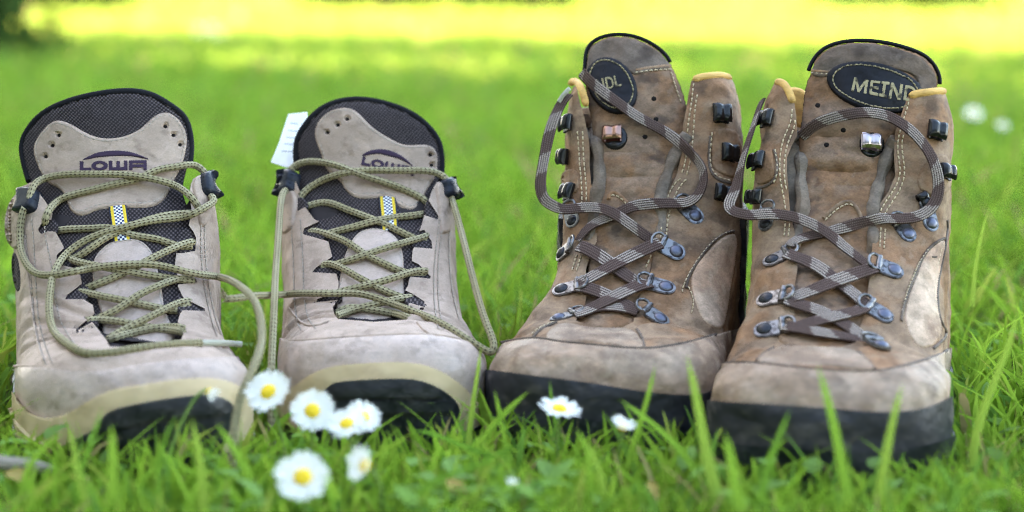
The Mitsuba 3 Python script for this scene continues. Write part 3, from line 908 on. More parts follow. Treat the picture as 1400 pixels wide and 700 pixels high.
B['rand'] = band_poly([(330, 560), (385, 540), (405, 526), (423, 513), (451, 502), (492, 497), (538, 495), (583, 500), (615, 515), (638, 533), (655, 552), (720, 570), (720, 740), (330, 740)])
B['bumper'] = smooth_poly([(430, 560), (446, 531), (460, 523), (506, 519), (565, 519), (597, 529), (620, 545), (629, 563), (622, 590), (610, 620), (600, 660), (440, 660), (432, 600)], 5)
B['ribs'] = [[(430, 530), (640, 530), (640, 543), (430, 543)], [(430, 549), (640, 549), (640, 564), (430, 564)], [(430, 570), (640, 570), (640, 600), (430, 600)]]
B['cap'] = band_poly([(330, 462), (378, 462), (398, 466), (440, 464), (483, 461), (540, 458), (600, 459), (638, 466), (670, 468), (720, 466), (720, 580), (330, 580)])
B['tongue_depth'] = ([134, 160, 200, 240, 270, 300, 330, 400, 440], [1.222, 1.2115, 1.204, 1.197, 1.188, 1.174, 1.157, 1.120, 1.10], [(134, 496), (260, 505), (330, 512), (440, 510)], 9.0)
B['tongue'] = [(408, 300), (409, 234), (408, 196), (415, 174), (430, 155), (451, 141), (481, 134), (511, 136), (541, 144), (571, 159), (591, 179), (599, 200), (602, 226), (599, 250), (596, 300), (595, 350), (590, 400), (580, 440), (440, 442), (430, 400), (420, 350)]
B['bind_row'] = 252
B['overlay'] = [(447, 232), (441, 217), (432, 191), (432, 174), (447, 155), (469, 148), (486, 152), (507, 172), (529, 187), (554, 198), (580, 198), (594, 204), (598, 221), (594, 243), (582, 264), (565, 288), (541, 279), (524, 271), (490, 271), (473, 260), (464, 247)]
B['holes'] = [(475, 163), (462, 171), (448, 181), (588, 212), (590, 226)]
B['arc'] = [(495, 214), (503, 208), (516, 205), (530, 206), (545, 212), (555, 219), (564, 229), (552, 222), (540, 217), (527, 213.5), (513, 212)]
B['text'] = ((494, 226.5), 12.0, 72.0, 13.0)
B['pad'] = [(462, 395), (468, 362), (478, 334), (492, 318), (510, 313), (530, 317), (545, 330), (552, 360), (553, 400), (552, 437), (468, 437)]
B['tag'] = ((529, 270), (533, 316), 23)
B['seams'] = [[(411, 300), (413, 330), (415, 370), (418, 420), (432, 450)], [(398, 290), (400, 330), (402, 370), (404, 420), (412, 452)], [(609, 270), (603, 320), (598, 370), (600, 420), (606, 452)], [(604, 270), (598, 320), (593, 370), (594, 420), (600, 452)], [(385, 471), (398, 474), (440, 472), (483, 469)], [(615, 300), (613, 350), (618, 400), (628, 440)]]
B['welts'] = [[(383, 463), (398, 466), (440, 464), (483, 461), (540, 458), (600, 459), (630, 465)], [(395, 420), (420, 445), (450, 440)], [(570, 440), (580, 452), (600, 464)]]
B['vents'] = []
B['loops'] = [[(384, 236), (394, 233), (405, 236), (403, 252), (400, 263), (378, 268), (384, 252)], [(601, 249), (612, 243), (618, 242), (618, 252), (628, 268), (626, 273), (606, 270), (603, 258)]]
B['straps'] = [[(384, 250), (402, 262), (405, 285), (400, 310), (388, 320), (383, 290)], [(597, 252), (604, 250), (612, 272), (616, 310), (606, 320), (600, 290)]]
B['tabs'] = [[(398, 290), (404, 272), (416, 272), (418, 286)], [(410, 322), (436, 301), (444, 312), (440, 330)], [(424, 374), (452, 349), (460, 360), (462, 376)], [(430, 415), (462, 396), (464, 412)], [(568, 314), (582, 312), (594, 340), (566, 342)], [(558, 362), (572, 359), (592, 382), (558, 384)], [(556, 400), (566, 400), (584, 420), (558, 420)], [(584, 274), (592, 272), (602, 298), (584, 298)]]
B['label'] = [(394, 156), (420, 153), (422, 228), (391, 229), (370, 222), (381, 196)]
B['label_surf'] = FuncSurf(lambda px, py: 1.222 + 0.0001 * np.maximum(0, 395 - px) + 0.0006 * np.sin(py / 12.0) + 0.0003 * np.maximum(0, 230 - py))
B['laces'] = [
    [(392, 246, 4), (397, 233, 3), (411, 223, 1), (434, 221, 0), (463, 227, 2), (497, 240, 3), (529, 250, 1), (557, 261, 0), (580, 273, 0), (593, 292, -2)],
    [(612, 250, 4), (606, 241, 3), (586, 234, 2), (557, 233, 2), (529, 233, 3), (500, 233, 3), (474, 236, 3), (446, 244, 1), (420, 259, 0), (410, 271, 0), (408, 286, -2)],
    [(410, 284, -2), (423, 281, 0), (446, 277, 0), (474, 286, 0), (503, 297, 1), (527, 307, -0.5), (550, 318, 0), (565, 325, 0), (582, 331, -2)],
    [(424, 316, -2), (439, 321, 0), (460, 316, 0), (480, 311, 1), (516, 301, 2), (541, 297, 0), (560, 295, 0), (588, 291, -2)],
    [(584, 322, -2), (569, 327, 1), (537, 336, 2), (500, 348, 2.5), (470, 358, 0), (440, 366, -2)],
    [(424, 316, -2), (440, 318, 1), (474, 331, 2), (497, 346, 0), (531, 363, 0), (556, 373, 0), (580, 375, -2)],
    [(584, 371, -2), (562, 372, 1), (534, 381, 2.5), (506, 389, 2.5), (469, 398, 0), (446, 406, -2)],
    [(440, 364, -2), (457, 362, 1), (486, 377, 2.5), (515, 392, 0), (540, 403, 0), (572, 411, -2)],
    [(572, 408, -2), (556, 407, 1), (530, 412, 2), (500, 419, 1.5), (470, 428, 0), (459, 432, -1)],
    [(459, 430, -1), (477, 421, 0), (506, 423, 0), (545, 430, 0), (560, 436, -1)],
    [(308, 408, 0, 1.05), (320, 408, 0, 1.055), (340, 405, 0, 1.065), (360, 404, 0, 1.075), (384, 403, 3), (409, 401, 5), (457, 401, 5), (494, 402, 5), (530, 413, 5), (566, 426, 3), (603, 442, 2), (639, 464, 1), (660, 477, 0, 1.055), (671, 481, 0, 1.055), (675, 474, 0, 1.06), (668, 450, 0, 1.07), (659, 425, 0, 1.085), (648, 386, 0, 1.11), (639, 350, 0, 1.13), (626, 300, 0, 1.165), (616, 268, 2)],
    [(391, 260, 4), (385, 271, 4), (381, 314, 2), (377, 371, 1), (374, 437, 0, 1.055), (371, 505, 0, 1.03), (371, 560, 0, 1.02), (373, 640, 0, 1.015)],
]
thing('hiking_shoe_001', 'grey-taupe low hiking shoe second from left, white care label sticking out behind its tongue', 'shoe', 'hiking shoes and boots in a row on the lawn')
CB = low_shoe('hiking_shoe_001', B)


# ================================================================== BOOTS
def boot(root, D):
    L = D['last']
    d0 = L.d0
    up, lin = build_upper(root, L, D['throat'], D['sky'], 'mat_brown', 'mat_suede', cavity=0.215, zcut=0.155, deep=0.0085)
    S = MeshSurf(L.base.copy())
    rand = shell(L, 0.0028, -0.001, D['rand'], d0 - 0.06, d0 + 0.4)
    put(root + '__rand', rand, 'mat_rand', 40)
    put(root + '__midsole', shell(L, 0.0042, 0.0, D['midsole'], d0 - 0.06, d0 + 0.4), 'mat_rubber', 40)
    outsole(root, L, 'mat_rubber', 0.004)
    if D.get('heel'):
      heel = (man(L.off(0.0030)) - man(L.off(-0.001))) ^ m3.Manifold.cube((0.5, 0.3, 0.10)).translate((-0.25 + L.cx, d0 + 0.17, 0.0))
      put(root + '__heel_counter', tri(heel), 'mat_rand', 40)
    cap = shell(L, 0.0012, -0.001, D['cap'], d0 - 0.06, d0 + 0.4)
    put(root + '__toe_cap', cap, 'mat_cap', 40)
    for q in ('tongue', 'crown', 'bind'):
        D[q] = [(x, y + 5 if y < 100 else y) for x, y in D[q]]
    TS = tongue_surf(*D['tongue_depth'], dents=D['dents'])
    tm = sheet(TS, D['tongue'], t=0.004, rim=0.004, sink=0.004, step=3, back=True, wob=0.003)
    tk = put(root + '__tongue', tm, 'mat_tongue', True)
    TM = MeshSurf(tm.copy())
    crown = sheet(TM, D['crown'], t=0.0010, rim=0.001)
    put(tk + '__top_panel', crown, 'mat_shaft', 35, label='grey-brown padded top panel')
    put(tk + '__binding', tube_on(TS, D['bind'], 0.0011, lift=0.0026, k=10), 'mat_binding', True)
    bp = ellipse(*D['badge'])
    bd = sheet(TM, bp, t=0.0016, rim=0.0012, lift=0.0008, sink=0.003)
    bk = put(tk + '__badge', bd, 'mat_badge', 35, label='black oval badge with cream stitched border')
    BS = MeshSurf(bd.copy())
    ring = ellipse(D['badge'][0], D['badge'][1], D['badge'][2] * 0.86, D['badge'][3] * 0.80, D['badge'][4])
    put(bk + '__stitching', dashes(TM, np.vstack([ring, ring[:1]]), 1.7, 0.7, 0.0004, lift=0.0026), 'mat_gold_thread', True, kind='stuff')
    for tx in D['text']:
        put(bk + '__lettering', text_on(TM, *tx[:-1], t=0.0007, lift=0.0022, **tx[-1]), 'mat_gold_thread', 30)
    put(tk + '__eyeholes', cat(*[hole_at(TM, q, 3.6, 0.0004) for q in D['holes']]), 'mat_hole', 35, kind='stuff')
    hk = lace_hook(tk, TM, D['tongue_hook'][0], D['tongue_hook'][1], w=0.0100, size=0.95, mat=D['tongue_hook'][2])
    hx, hy = D['tongue_hook'][0]
    put(hk + '__back_plate', sheet(TM, ellipse(hx + 3, hy + 2, 17, 17), t=0.0014, rim=0.0012), 'mat_enamel', 35)
    for q in D['ridges']:
        put(tk + '__seam', tube_on(TM, q, 0.0011, lift=0.0002), 'mat_brown', True)
    put(tk + '__stitching', cat(*[dashes(TM, q, 1.8, 1.0, 0.0004, lift=0.0006) for q in D['tongue_seams']]), 'mat_thread', True, kind='stuff')
    extra = []
    for poly, mat, t in D['panels']:
        q = sheet(S, poly, t=t, rim=0.0012, wob=0.0008)
        extra.append(q)
        put(root + '__panel', q, mat, 35)
    put(root + '__stitching', cat(*[dashes(S, q, 1.9, 1.1, 0.0004, lift=l) for q, l in D['seams']]), 'mat_thread', True, kind='stuff')
    for q in D['welts']:
        put(root + '__seam', tube_on(S, q, 0.0008, lift=0.0003), 'mat_shaft', True)
    for q in D['gussets']:
        put(root + '__gusset', cord_mesh(MeshSurf(cat(up, tm)), q, 0.0042), 'mat_suede', True)
    for q in D['collars']:
        p = smooth_poly(q, 2.0, closed=False)
        P, N = S(p)
        for ax in range(3): P[:, ax] = gaussian_filter1d(P[:, ax], 2.0, mode='nearest')
        rr = 0.0021 * np.clip(np.minimum(np.linspace(0, 1, len(P)), np.linspace(1, 0, len(P))) * 6 + 0.35, 0, 1) ** 0.6
        put(root + '__collar_edge', sweep(P, rr, 12)[0], 'mat_collar', True)
    for q in D['eyelets']:
        eyelet(root, S, *q)
    for q in D['hooks']:
        lace_hook(root, S, *q[:2], **(q[2] if len(q) > 2 else {}))
    for poly in D.get('back', ()):
        put(root + '__collar_lining', sheet(D['back_surf'], poly, t=0.002, rim=0.002, sink=0.003, back=True), 'mat_collar', 35)
    C = MeshSurf(cat(up, lin, tm, cap, rand, *extra))
    for q in D['laces']:
        pts, kw = q if isinstance(q, tuple) else (q, {})
        band(root + '__lace', C, pts, **{'w': 0.0080, 'mat': 'mat_band', **kw})
    return C


def cord_mesh(surf, pts, r):
    P, N, px = rope_path(surf, pts, r, sm=4, win=3)
    rr = r * (0.85 + 0.12 * np.sin(np.arange(len(P)) * 0.16) + 0.08 * np.sin(np.arange(len(P)) * 0.37 + 1))
    return sweep(P, rr, 10)[0]


Cc = {}
Cc['last'] = Last(0.995, 830, [
    (0.00, 672, 992, 0.054, 0.032, 2.8), (0.03, 672, 991, 0.0565, 0.034, 2.8), (0.05, 671, 991, 0.0575, 0.034, 2.7), (0.08, 688, 991, 0.0600, 0.034, 2.5),
    (0.10, 712, 993, 0.0725, 0.036, 2.7), (0.125, 750, 1003, 0.0920, 0.042, 3.0), (0.14, 764, 1009, 0.1085, 0.050, 3.6), (0.16, 772, 1013, 0.1420, 0.065, 5.0),
    (0.18, 773, 1014, 0.1790, 0.080, 6.0), (0.20, 773, 1014, 0.186, 0.08, 6.0), (0.24, 776, 1014, 0.18, 0.08, 5.0), (0.28, 800, 1005, 0.17, 0.08, 4.0), (0.30, 830, 985, 0.16, 0.08, 3.0)], seed=21, amp=0.0028, creases=((0.066, 0.0018, 0.003, 0.1, 4.0),))
Cc['heel'] = True
Cc['throat'] = [(787, 438), (798, 425), (803, 400), (801, 369), (808, 345), (816, 330), (815, 300), (812, 275), (808, 250), (806, 225), (806, 200), (804, 185), (800, 165), (793, 140), (788, 118), (776, 118), (768, 125), (755, 133), (720, 133), (720, -150), (1060, -150), (1060, 150), (1017, 150), (1012, 125), (1004, 108), (982, 103), (956, 106), (945, 111),
                (941, 130), (938, 150), (934, 171), (932, 210), (925, 240), (913, 262), (900, 296), (896, 330), (890, 370), (876, 400), (869, 418), (866, 440), (850, 448), (815, 448)]
Cc['sky'] = [(720, 160), (790, 150), (815, 200), (870, 215), (920, 200), (938, 160), (960, 135), (1060, 140), (1060, -150), (720, -150)]
Cc['rand'] = band_poly([(600, 500), (671, 506), (741, 515), (810, 524), (878, 535), (933, 540), (970, 535), (988, 516), (1005, 500), (1080, 480), (1080, 760), (600, 760)])
Cc['midsole'] = band_poly([(600, 560), (671, 562), (760, 570), (850, 578), (930, 582), (990, 575), (1080, 560), (1080, 760), (600, 760)])
Cc['cap'] = band_poly([(600, 470), (671, 472), (700, 466), (732, 463), (760, 467), (787, 470), (830, 474), (878, 477), (930, 471), (988, 455), (1080, 440), (1080, 600), (600, 600)])
Cc['tongue_depth'] = ([48, 80, 110, 200, 290, 340, 400, 450], [1.1985, 1.188, 1.180, 1.159, 1.1365, 1.1235, 1.0985, 1.071], [(48, 860), (110, 868), (200, 872), (290, 866), (450, 830)], 12.0)
Cc['dents'] = [(860, 246, 24, 6, 2.6), (852, 228, 30, 7, -1.6), (884, 190, 24, 8, 2.0), (845, 212, 26, 6, 1.6), (862, 330, 22, 9, 2.0), (850, 265, 24, 7, -1.2)]
Cc['tongue'] = [(801, 99), (803, 75), (808, 60), (825, 49), (849, 46), (874, 51), (900, 66), (916, 86), (926, 110), (936, 140), (940, 175), (938, 220), (926, 262), (910, 300), (902, 350), (886, 400), (870, 452), (790, 452), (798, 400), (804, 350), (808, 300), (812, 250), (812, 205), (808, 163), (802, 130)]
Cc['crown'] = [(803, 105), (804, 76), (809, 61), (826, 50), (849, 47), (874, 52), (899, 66), (915, 87), (890, 92), (866, 97), (850, 84), (835, 79), (818, 86)]
Cc['bind'] = [(800, 110), (803, 75), (808, 60), (825, 49), (849, 46), (874, 51), (900, 66), (914, 84)]
Cc['badge'] = (837, 118, 41, 31, 57)
Cc['text'] = [('NDL', (818, 127), 15.0, {'sx': 0.8, 'angle': -12})]
Cc['holes'] = [(894, 135), (897, 163), (882, 187)]
Cc['tongue_hook'] = ((838, 186), (815, 190), 'mat_copper')
Cc['ridges'] = [[(832, 274), (838, 263), (850, 270), (862, 283)], [(868, 97), (890, 93), (917, 90)]]
Cc['tongue_seams'] = [[(868, 100), (890, 97), (917, 95)], [(836, 268), (842, 268), (854, 277), (862, 288)], [(917, 100), (924, 122), (932, 145)]]
Cc['panels'] = [
    ([(746, 463), (764, 444), (800, 447), (850, 449), (868, 455), (880, 475), (840, 472), (790, 468)], 'mat_cap', 0.0010),
    ([(1004, 320), (985, 327), (965, 347), (946, 376), (950, 410), (963, 438), (984, 450), (991, 440), (998, 400), (1006, 350)], 'mat_tan', 0.0008),
    ([(976, 180), (990, 175), (1006, 180), (1013, 198), (1013, 240), (1002, 243), (977, 232), (972, 215)], 'mat_brown', 0.0011),
    ([(770, 236), (786, 232), (792, 244), (790, 262), (774, 262)], 'mat_brown', 0.0011),
]
Cc['seams'] = [([(797, 180), (798, 205), (800, 235), (802, 262), (800, 285)], 0.0005), ([(790, 180), (792, 205), (794, 235), (796, 262), (794, 285)], 0.0005),
               ([(948, 115), (946, 135), (944, 150), (940, 175), (938, 210), (930, 240)], 0.0005), ([(953, 130), (950, 150), (948, 175), (945, 210), (938, 240)], 0.0005),
               ([(930, 245), (916, 262), (906, 296), (903, 330)], 0.0005), ([(938, 246), (924, 265), (914, 296), (911, 330)], 0.0005),
               ([(1000, 316), (980, 326), (960, 347), (940, 378), (932, 400)], 0.0005), ([(795, 350), (788, 372)], 0.0005), ([(789, 349), (782, 372)], 0.0005), ([(890, 350), (882, 368)], 0.0005),
               ([(973, 182), (970, 215), (975, 236), (1000, 247)], 0.0009), ([(945, 428), (947, 410), (940, 392)], 0.0005),
               ([(728, 458), (738, 450), (760, 440)], 0.0006)]
Cc['welts'] = [[(1004, 316), (983, 324), (963, 345), (943, 376), (938, 396)], [(971, 185), (969, 215), (974, 238), (1000, 250)], [(728, 464), (738, 452), (762, 441)], [(870, 450), (878, 464), (881, 478)], [(775, 260), (782, 246), (779, 235)], [(684, 469), (700, 466), (732, 463), (760, 467), (787, 470), (830, 474), (878, 477), (930, 471), (980, 457)]]
Cc['gussets'] = [[(800, 165, -4), (811, 185, -4), (817, 205, -4), (819, 225, -4), (820, 245, -4), (816, 270, -5), (812, 300, -6), (806, 330, -8)], [(940, 185, -6), (927, 205, -5), (917, 225, -4.5), (910, 245, -4.5), (903, 270, -5), (904, 300, -7), (900, 330, -9)]]
Cc['collars'] = [[(947, 111), (956, 106), (970, 104), (984, 103), (1000, 108)], [(778, 118), (785, 110), (791, 114), (797, 128), (802, 146)]]
Cc['eyelets'] = [((924, 345), (900, 334), 1.0), ((910, 394), (885, 390), 1.05), ((902, 437), (875, 430), 1.0), ((769, 347), (795, 338), 0.95, True), ((768, 397), (795, 393), 1.0, True), ((764, 436), (785, 428), 0.95, False, True, 0.75), ((950, 296), (934, 280), 0.95), ((783, 302), (778, 282), 0.85, True)]
Cc['hooks'] = [((985, 157), (970, 156), {'w': 0.0125}), ((994, 210), (978, 208), {'w': 0.0115}), ((986, 266), (970, 262), {'w': 0.0105}), ((779, 170), (792, 168), {'w': 0.0105}), ((775, 215), (790, 215), {'w': 0.0105}), ((780, 264), (792, 264), {'w': 0.0105})]
Cc['laces'] = [
    ([(795, 98, 5, 1.165), (806, 111, 4), (840, 137, 4), (874, 161, 4), (909, 180, 4), (934, 199, 4), (954, 220, 5), (962, 238, 6), (957, 262, 6), (942, 276, 4), (917, 278, 3), (883, 279, 3), (860, 284, 3), (840, 294, 1), (820, 302, 1), (803, 313, 2), (789, 331, 2)], {'w': 0.0061, 'twist': [0, 0, 0, 0, 0, 10, 40, 66, 66, 40, 5, 0, -25, 0, 0, 10, 20]}),
    ([(778, 128, 1), (772, 134, 3, 1.16), (764, 148, 0, 1.155), (754, 172, 0, 1.148), (746, 205, 0, 1.142), (741, 232, 0, 1.138), (739, 253, 0, 1.135), (743, 271, 0, 1.132), (754, 280, 0, 1.13), (769, 286, 3), (787, 285, 4), (815, 284, 4), (836, 290, 5), (856, 303, 5), (874, 316, 4), (893, 329, 3)], {'w': 0.0061, 'twist': [20, 20, 10, 0, -20, -30, -10, 20, 10, 0, 0, 0, 0, 0, 0, 0]}),
    [(789, 336, 2), (800, 339, 3), (823, 352, 2), (842, 366, 1), (860, 379, 0), (885, 392, 2)],
    [(904, 332, 2), (890, 337, 4), (856, 353, 4), (830, 367, 5), (805, 381, 3), (786, 392, 2)],
    [(786, 391, 1), (805, 394, 2), (833, 405, 1), (856, 417, 1), (874, 427, 2)],
    [(890, 388, 1), (878, 389, 3), (851, 400, 4), (825, 413, 4), (805, 423, 2), (784, 430, 2)],
    [(784, 426, 1), (800, 424, 2), (824, 419, 3), (850, 420, 2), (874, 426, 2)],
]
thing('hiking_boot', 'worn brown hiking boot third from left, lace crossing its half-hidden oval badge', 'boot', 'hiking shoes and boots in a row on the lawn')
CC = boot('hiking_boot', Cc)

Dd = {}
Dd['last'] = Last(0.937, 1143, [
    (0.00, 980, 1310, 0.054, 0.032, 2.8), (0.03, 979, 1308, 0.0565, 0.034, 2.8), (0.05, 979, 1308, 0.0575, 0.034, 2.7), (0.08, 987, 1306, 0.0590, 0.034, 2.5),
    (0.10, 999, 1300, 0.0700, 0.036, 2.7), (0.125, 1020, 1296, 0.0865, 0.042, 3.0), (0.15, 1027, 1298, 0.1010, 0.050, 3.6), (0.165, 1030, 1300, 0.1200, 0.06, 4.5), (0.18, 1032, 1302, 0.1480, 0.070, 5.5),
    (0.20, 1035, 1303, 0.1760, 0.080, 6.0), (0.22, 1038, 1303, 0.184, 0.08, 6.0), (0.26, 1045, 1300, 0.18, 0.08, 5.0), (0.29, 1060, 1290, 0.17, 0.08, 4.0), (0.31, 1080, 1270, 0.16, 0.08, 3.0)], seed=33, amp=0.0028, creases=((0.066, 0.0018, 0.003, -0.1, 4.0),))
Dd['throat'] = [(1083, 470), (1082, 450), (1086, 430), (1085, 400), (1090, 370), (1090, 340), (1085, 310), (1080, 290), (1078, 260), (1076, 235), (1076, 215), (1082, 200), (1090, 185), (1089, 160), (1086, 140), (1081, 126), (1068, 111), (1059, 113), (1052, 128), (1040, 148), (990, 152), (990, -150), (1400, -150), (1400, 160), (1309, 160), (1303, 139), (1295, 123), (1246, 128), (1239, 134),
                (1233, 154), (1224, 180), (1222, 210), (1224, 240), (1215, 262), (1202, 280), (1196, 297), (1193, 330), (1190, 370), (1185, 410), (1178, 440), (1170, 468), (1150, 474), (1100, 473)]
Dd['sky'] = [(990, 180), (1060, 160), (1095, 205), (1140, 220), (1200, 215), (1230, 170), (1260, 155), (1400, 165), (1400, -150), (990, -150)]
Dd['rand'] = band_poly([(930, 540), (979, 548), (1057, 553), (1154, 560), (1227, 563), (1281, 553), (1307, 539), (1350, 520), (1400, 500), (1400, 800), (930, 800)])
Dd['midsole'] = band_poly([(930, 600), (979, 604), (1057, 612), (1154, 618), (1227, 616), (1290, 602), (1320, 590), (1400, 580), (1400, 800), (930, 800)])
Dd['cap'] = band_poly([(930, 500), (985, 497), (1033, 497), (1090, 503), (1154, 508), (1198, 508), (1240, 500), (1280, 487), (1310, 470), (1400, 450), (1400, 640), (930, 640)])
Dd['tongue_depth'] = ([55, 90, 130, 200, 250, 300, 340, 400, 475], [1.150, 1.141, 1.134, 1.121, 1.111, 1.0975, 1.085, 1.0560, 1.013], [(55, 1190), (130, 1188), (200, 1160), (300, 1148), (475, 1128)], 11.0)
Dd['dents'] = [(1148, 238, 36, 7, 2.8), (1150, 220, 40, 8, -1.8), (1136, 192, 40, 9, 2.0), (1170, 258, 30, 7, 1.8), (1190, 212, 22, 7, 1.6), (1150, 345, 26, 10, 2.0), (1148, 272, 30, 7, -1.2)]
Dd['tongue'] = [(1102, 121), (1109, 96), (1115, 79), (1130, 64), (1160, 55), (1203, 56), (1237, 64), (1263, 76), (1278, 96), (1280, 117), (1270, 150), (1246, 185), (1236, 230), (1226, 262), (1210, 300), (1204, 350), (1198, 400), (1186, 478), (1070, 478), (1076, 400), (1082, 350), (1090, 300), (1094, 250), (1092, 200), (1096, 169)]
Dd['crown'] = [(1110, 97), (1116, 80), (1131, 65), (1160, 56), (1203, 57), (1236, 65), (1262, 77), (1277, 97), (1279, 118), (1262, 128), (1252, 108), (1230, 92), (1196, 84), (1160, 86), (1140, 98)]
Dd['bind'] = [(1108, 100), (1115, 79), (1130, 64), (1160, 55), (1203, 56), (1237, 64), (1263, 76), (1278, 96), (1280, 117)]
Dd['badge'] = (1196, 120, 66, 33, 13)
Dd['text'] = [('MEINDL', (1162, 127), 19.0, {'sx': 0.98, 'angle': 9.5})]
Dd['holes'] = [(1118, 144), (1130, 198), (1153, 178)]
Dd['tongue_hook'] = ((1189, 196), (1214, 200), 'mat_silver')
Dd['ridges'] = [[(1125, 300), (1140, 285), (1160, 276), (1172, 286), (1178, 300)], [(1109, 97), (1124, 98), (1140, 100)]]
Dd['tongue_seams'] = [[(1110, 100), (1124, 101), (1140, 103)], [(1128, 302), (1142, 289), (1160, 280), (1168, 288)]]
Dd['panels'] = [
    ([(1035, 494), (1060, 476), (1100, 474), (1150, 476), (1172, 482), (1196, 504), (1150, 503), (1090, 499)], 'mat_cap', 0.0010),
    ([(1290, 328), (1266, 346), (1254, 374), (1240, 411), (1238, 441), (1250, 468), (1268, 475), (1286, 458), (1284, 430), (1281, 400), (1288, 360)], 'mat_tan', 0.0008),
    ([(1053, 202), (1057, 208), (1059, 240), (1054, 248), (1036, 252), (1033, 240), (1035, 215)], 'mat_brown', 0.0011),
    ([(1254, 250), (1262, 228), (1275, 214), (1294, 214), (1297, 260), (1270, 268)], 'mat_brown', 0.0011),
]
Dd['seams'] = [([(1083, 150), (1078, 175), (1070, 195), (1066, 230), (1070, 262), (1074, 290)], 0.0005), ([(1087, 165), (1083, 182), (1076, 200), (1072, 230), (1076, 262)], 0.0005),
               ([(1242, 140), (1236, 160), (1228, 190), (1228, 215), (1230, 238), (1220, 262), (1207, 282), (1202, 300)], 0.0005), ([(1235, 185), (1234, 215), (1236, 240), (1226, 266), (1213, 286), (1208, 302)], 0.0005),
               ([(1268, 342), (1252, 368), (1240, 400), (1232, 430)], 0.0005), ([(1204, 312), (1202, 340)], 0.0005), ([(1210, 314), (1208, 340)], 0.0005), ([(1060, 205), (1062, 240), (1056, 254)], 0.0006),
               ([(1080, 300), (1078, 325)], 0.0005), ([(1074, 300), (1072, 325)], 0.0005), ([(1286, 340), (1276, 400), (1284, 440)], 0.0005)]
Dd['welts'] = [[(1292, 326), (1266, 345), (1252, 374), (1238, 411), (1232, 440)], [(1033, 495), (1045, 484), (1060, 475)], [(1172, 481), (1186, 494), (1198, 507)], [(1058, 204), (1061, 240), (1052, 252), (1034, 258)], [(992, 497), (1033, 497), (1090, 503), (1154, 508), (1198, 508), (1240, 500), (1280, 487), (1296, 477)], [(1294, 300), (1291, 340), (1282, 390), (1286, 440), (1293, 452), (1275, 478)], [(1272, 352), (1280, 352)]]
Dd['gussets'] = [[(1084, 185, -4), (1092, 205, -4), (1096, 225, -4), (1095, 250, -4), (1098, 275, -4.5), (1094, 305, -6), (1086, 340, -8)], [(1226, 190, -6), (1215, 210, -4.5), (1207, 232, -4.5), (1200, 258, -4.5), (1194, 285, -5), (1194, 320, -7), (1190, 350, -9)]]
Dd['collars'] = [[(1242, 133), (1250, 129), (1262, 127), (1278, 125), (1294, 125)], [(1059, 115), (1068, 112), (1078, 124), (1084, 142)]]
Dd['eyelets'] = [((1222, 371), (1196, 366), 1.0), ((1208, 432), (1180, 418), 1.0), ((1204, 474), (1180, 465), 1.0), ((1056, 357), (1080, 346), 1.0, True), ((1048, 410), (1075, 408), 1.05, True), ((1045, 452), (1072, 450), 1.05, True), ((1241, 321), (1226, 300), 0.9), ((1272, 306), (1268, 285), 0.9), ((1047, 306), (1052, 288), 0.85, True)]
Dd['hooks'] = [((1278, 180), (1262, 176), {'w': 0.0115}), ((1290, 236), (1276, 234), {'w': 0.0095}), ((1051, 164), (1066, 164), {'w': 0.0105}), ((1039, 222), (1054, 221), {'w': 0.0105}), ((1036, 270), (1048, 270), {'w': 0.009}), ((1262, 275), (1254, 262), {'w': 0.009, 'size': 0.8})]
Dd['back'] = [[(1074, 130), (1082, 120), (1100, 124), (1104, 140), (1098, 172), (1088, 172)]]
Dd['back_surf'] = FuncSurf(lambda px, py: 1.178 + 0.0 * px)
Dd['laces'] = [
    ([(1043, 136, 0, 1.15), (1037, 150, 0, 1.14), (1027, 181, 0, 1.125), (1014, 224, 0, 1.115), (1004, 262, 0, 1.11), (996, 282, 0, 1.105), (1002, 289, 0, 1.10), (1026, 294, 0, 1.095), (1049, 293, 4), (1077, 295, 4), (1103, 303, 5), (1129, 317, 5), (1149, 333, 5), (1170, 350, 4), (1192, 366, 3)], {'w': 0.0061, 'twist': [68, 68, 66, 64, 50, 20, 0, 0, 0, 0, 0, 0, 0, 0, 0]}),
    ([(1094, 188, 0), (1104, 179, 2), (1117, 169, 4), (1151, 158, 6), (1181, 154, 7), (1211, 158, 7), (1241, 175, 6), (1267, 203, 6), (1281, 235, 6), (1282, 266, 6), (1268, 289, 5), (1237, 299, 4), (1205, 299, 3), (1175, 305, 2), (1145, 314, 1), (1115, 321, 0), (1092, 327, 1), (1078, 338, 2)], {'w': 0.0061, 'twist': [50, 40, 30, 10, 0, 0, 0, 0, 10, 30, 20, 0, 0, -50, -20, 0, 0, 10]}),
    [(1074, 345, 2), (1087, 351, 3), (1116, 363, 2), (1144, 384, 1), (1165, 400, 1), (1186, 419, 2)],
    [(1198, 366, 3), (1180, 371, 5), (1145, 383, 5), (1115, 395, 5), (1092, 404, 4), (1072, 411, 2)],
    [(1072, 408, 2), (1096, 417, 2), (1125, 427, 1), (1150, 440, 1), (1182, 462, 2)],
    [(1184, 420, 2), (1164, 427, 4), (1135, 434, 4), (1100, 443, 4), (1072, 450, 2)],
    [(1072, 446, 1), (1090, 448, 3), (1120, 454, 2), (1150, 459, 2), (1182, 466, 2)],
]
thing('hiking_boot_001', 'worn brown hiking boot at the far right, its oval badge in full view', 'boot', 'hiking shoes and boots in a row on the lawn')
CD = boot('hiking_boot_001', Dd)
LASTS = [A['last'], B['last'], Cc['last'], Dd['last']]
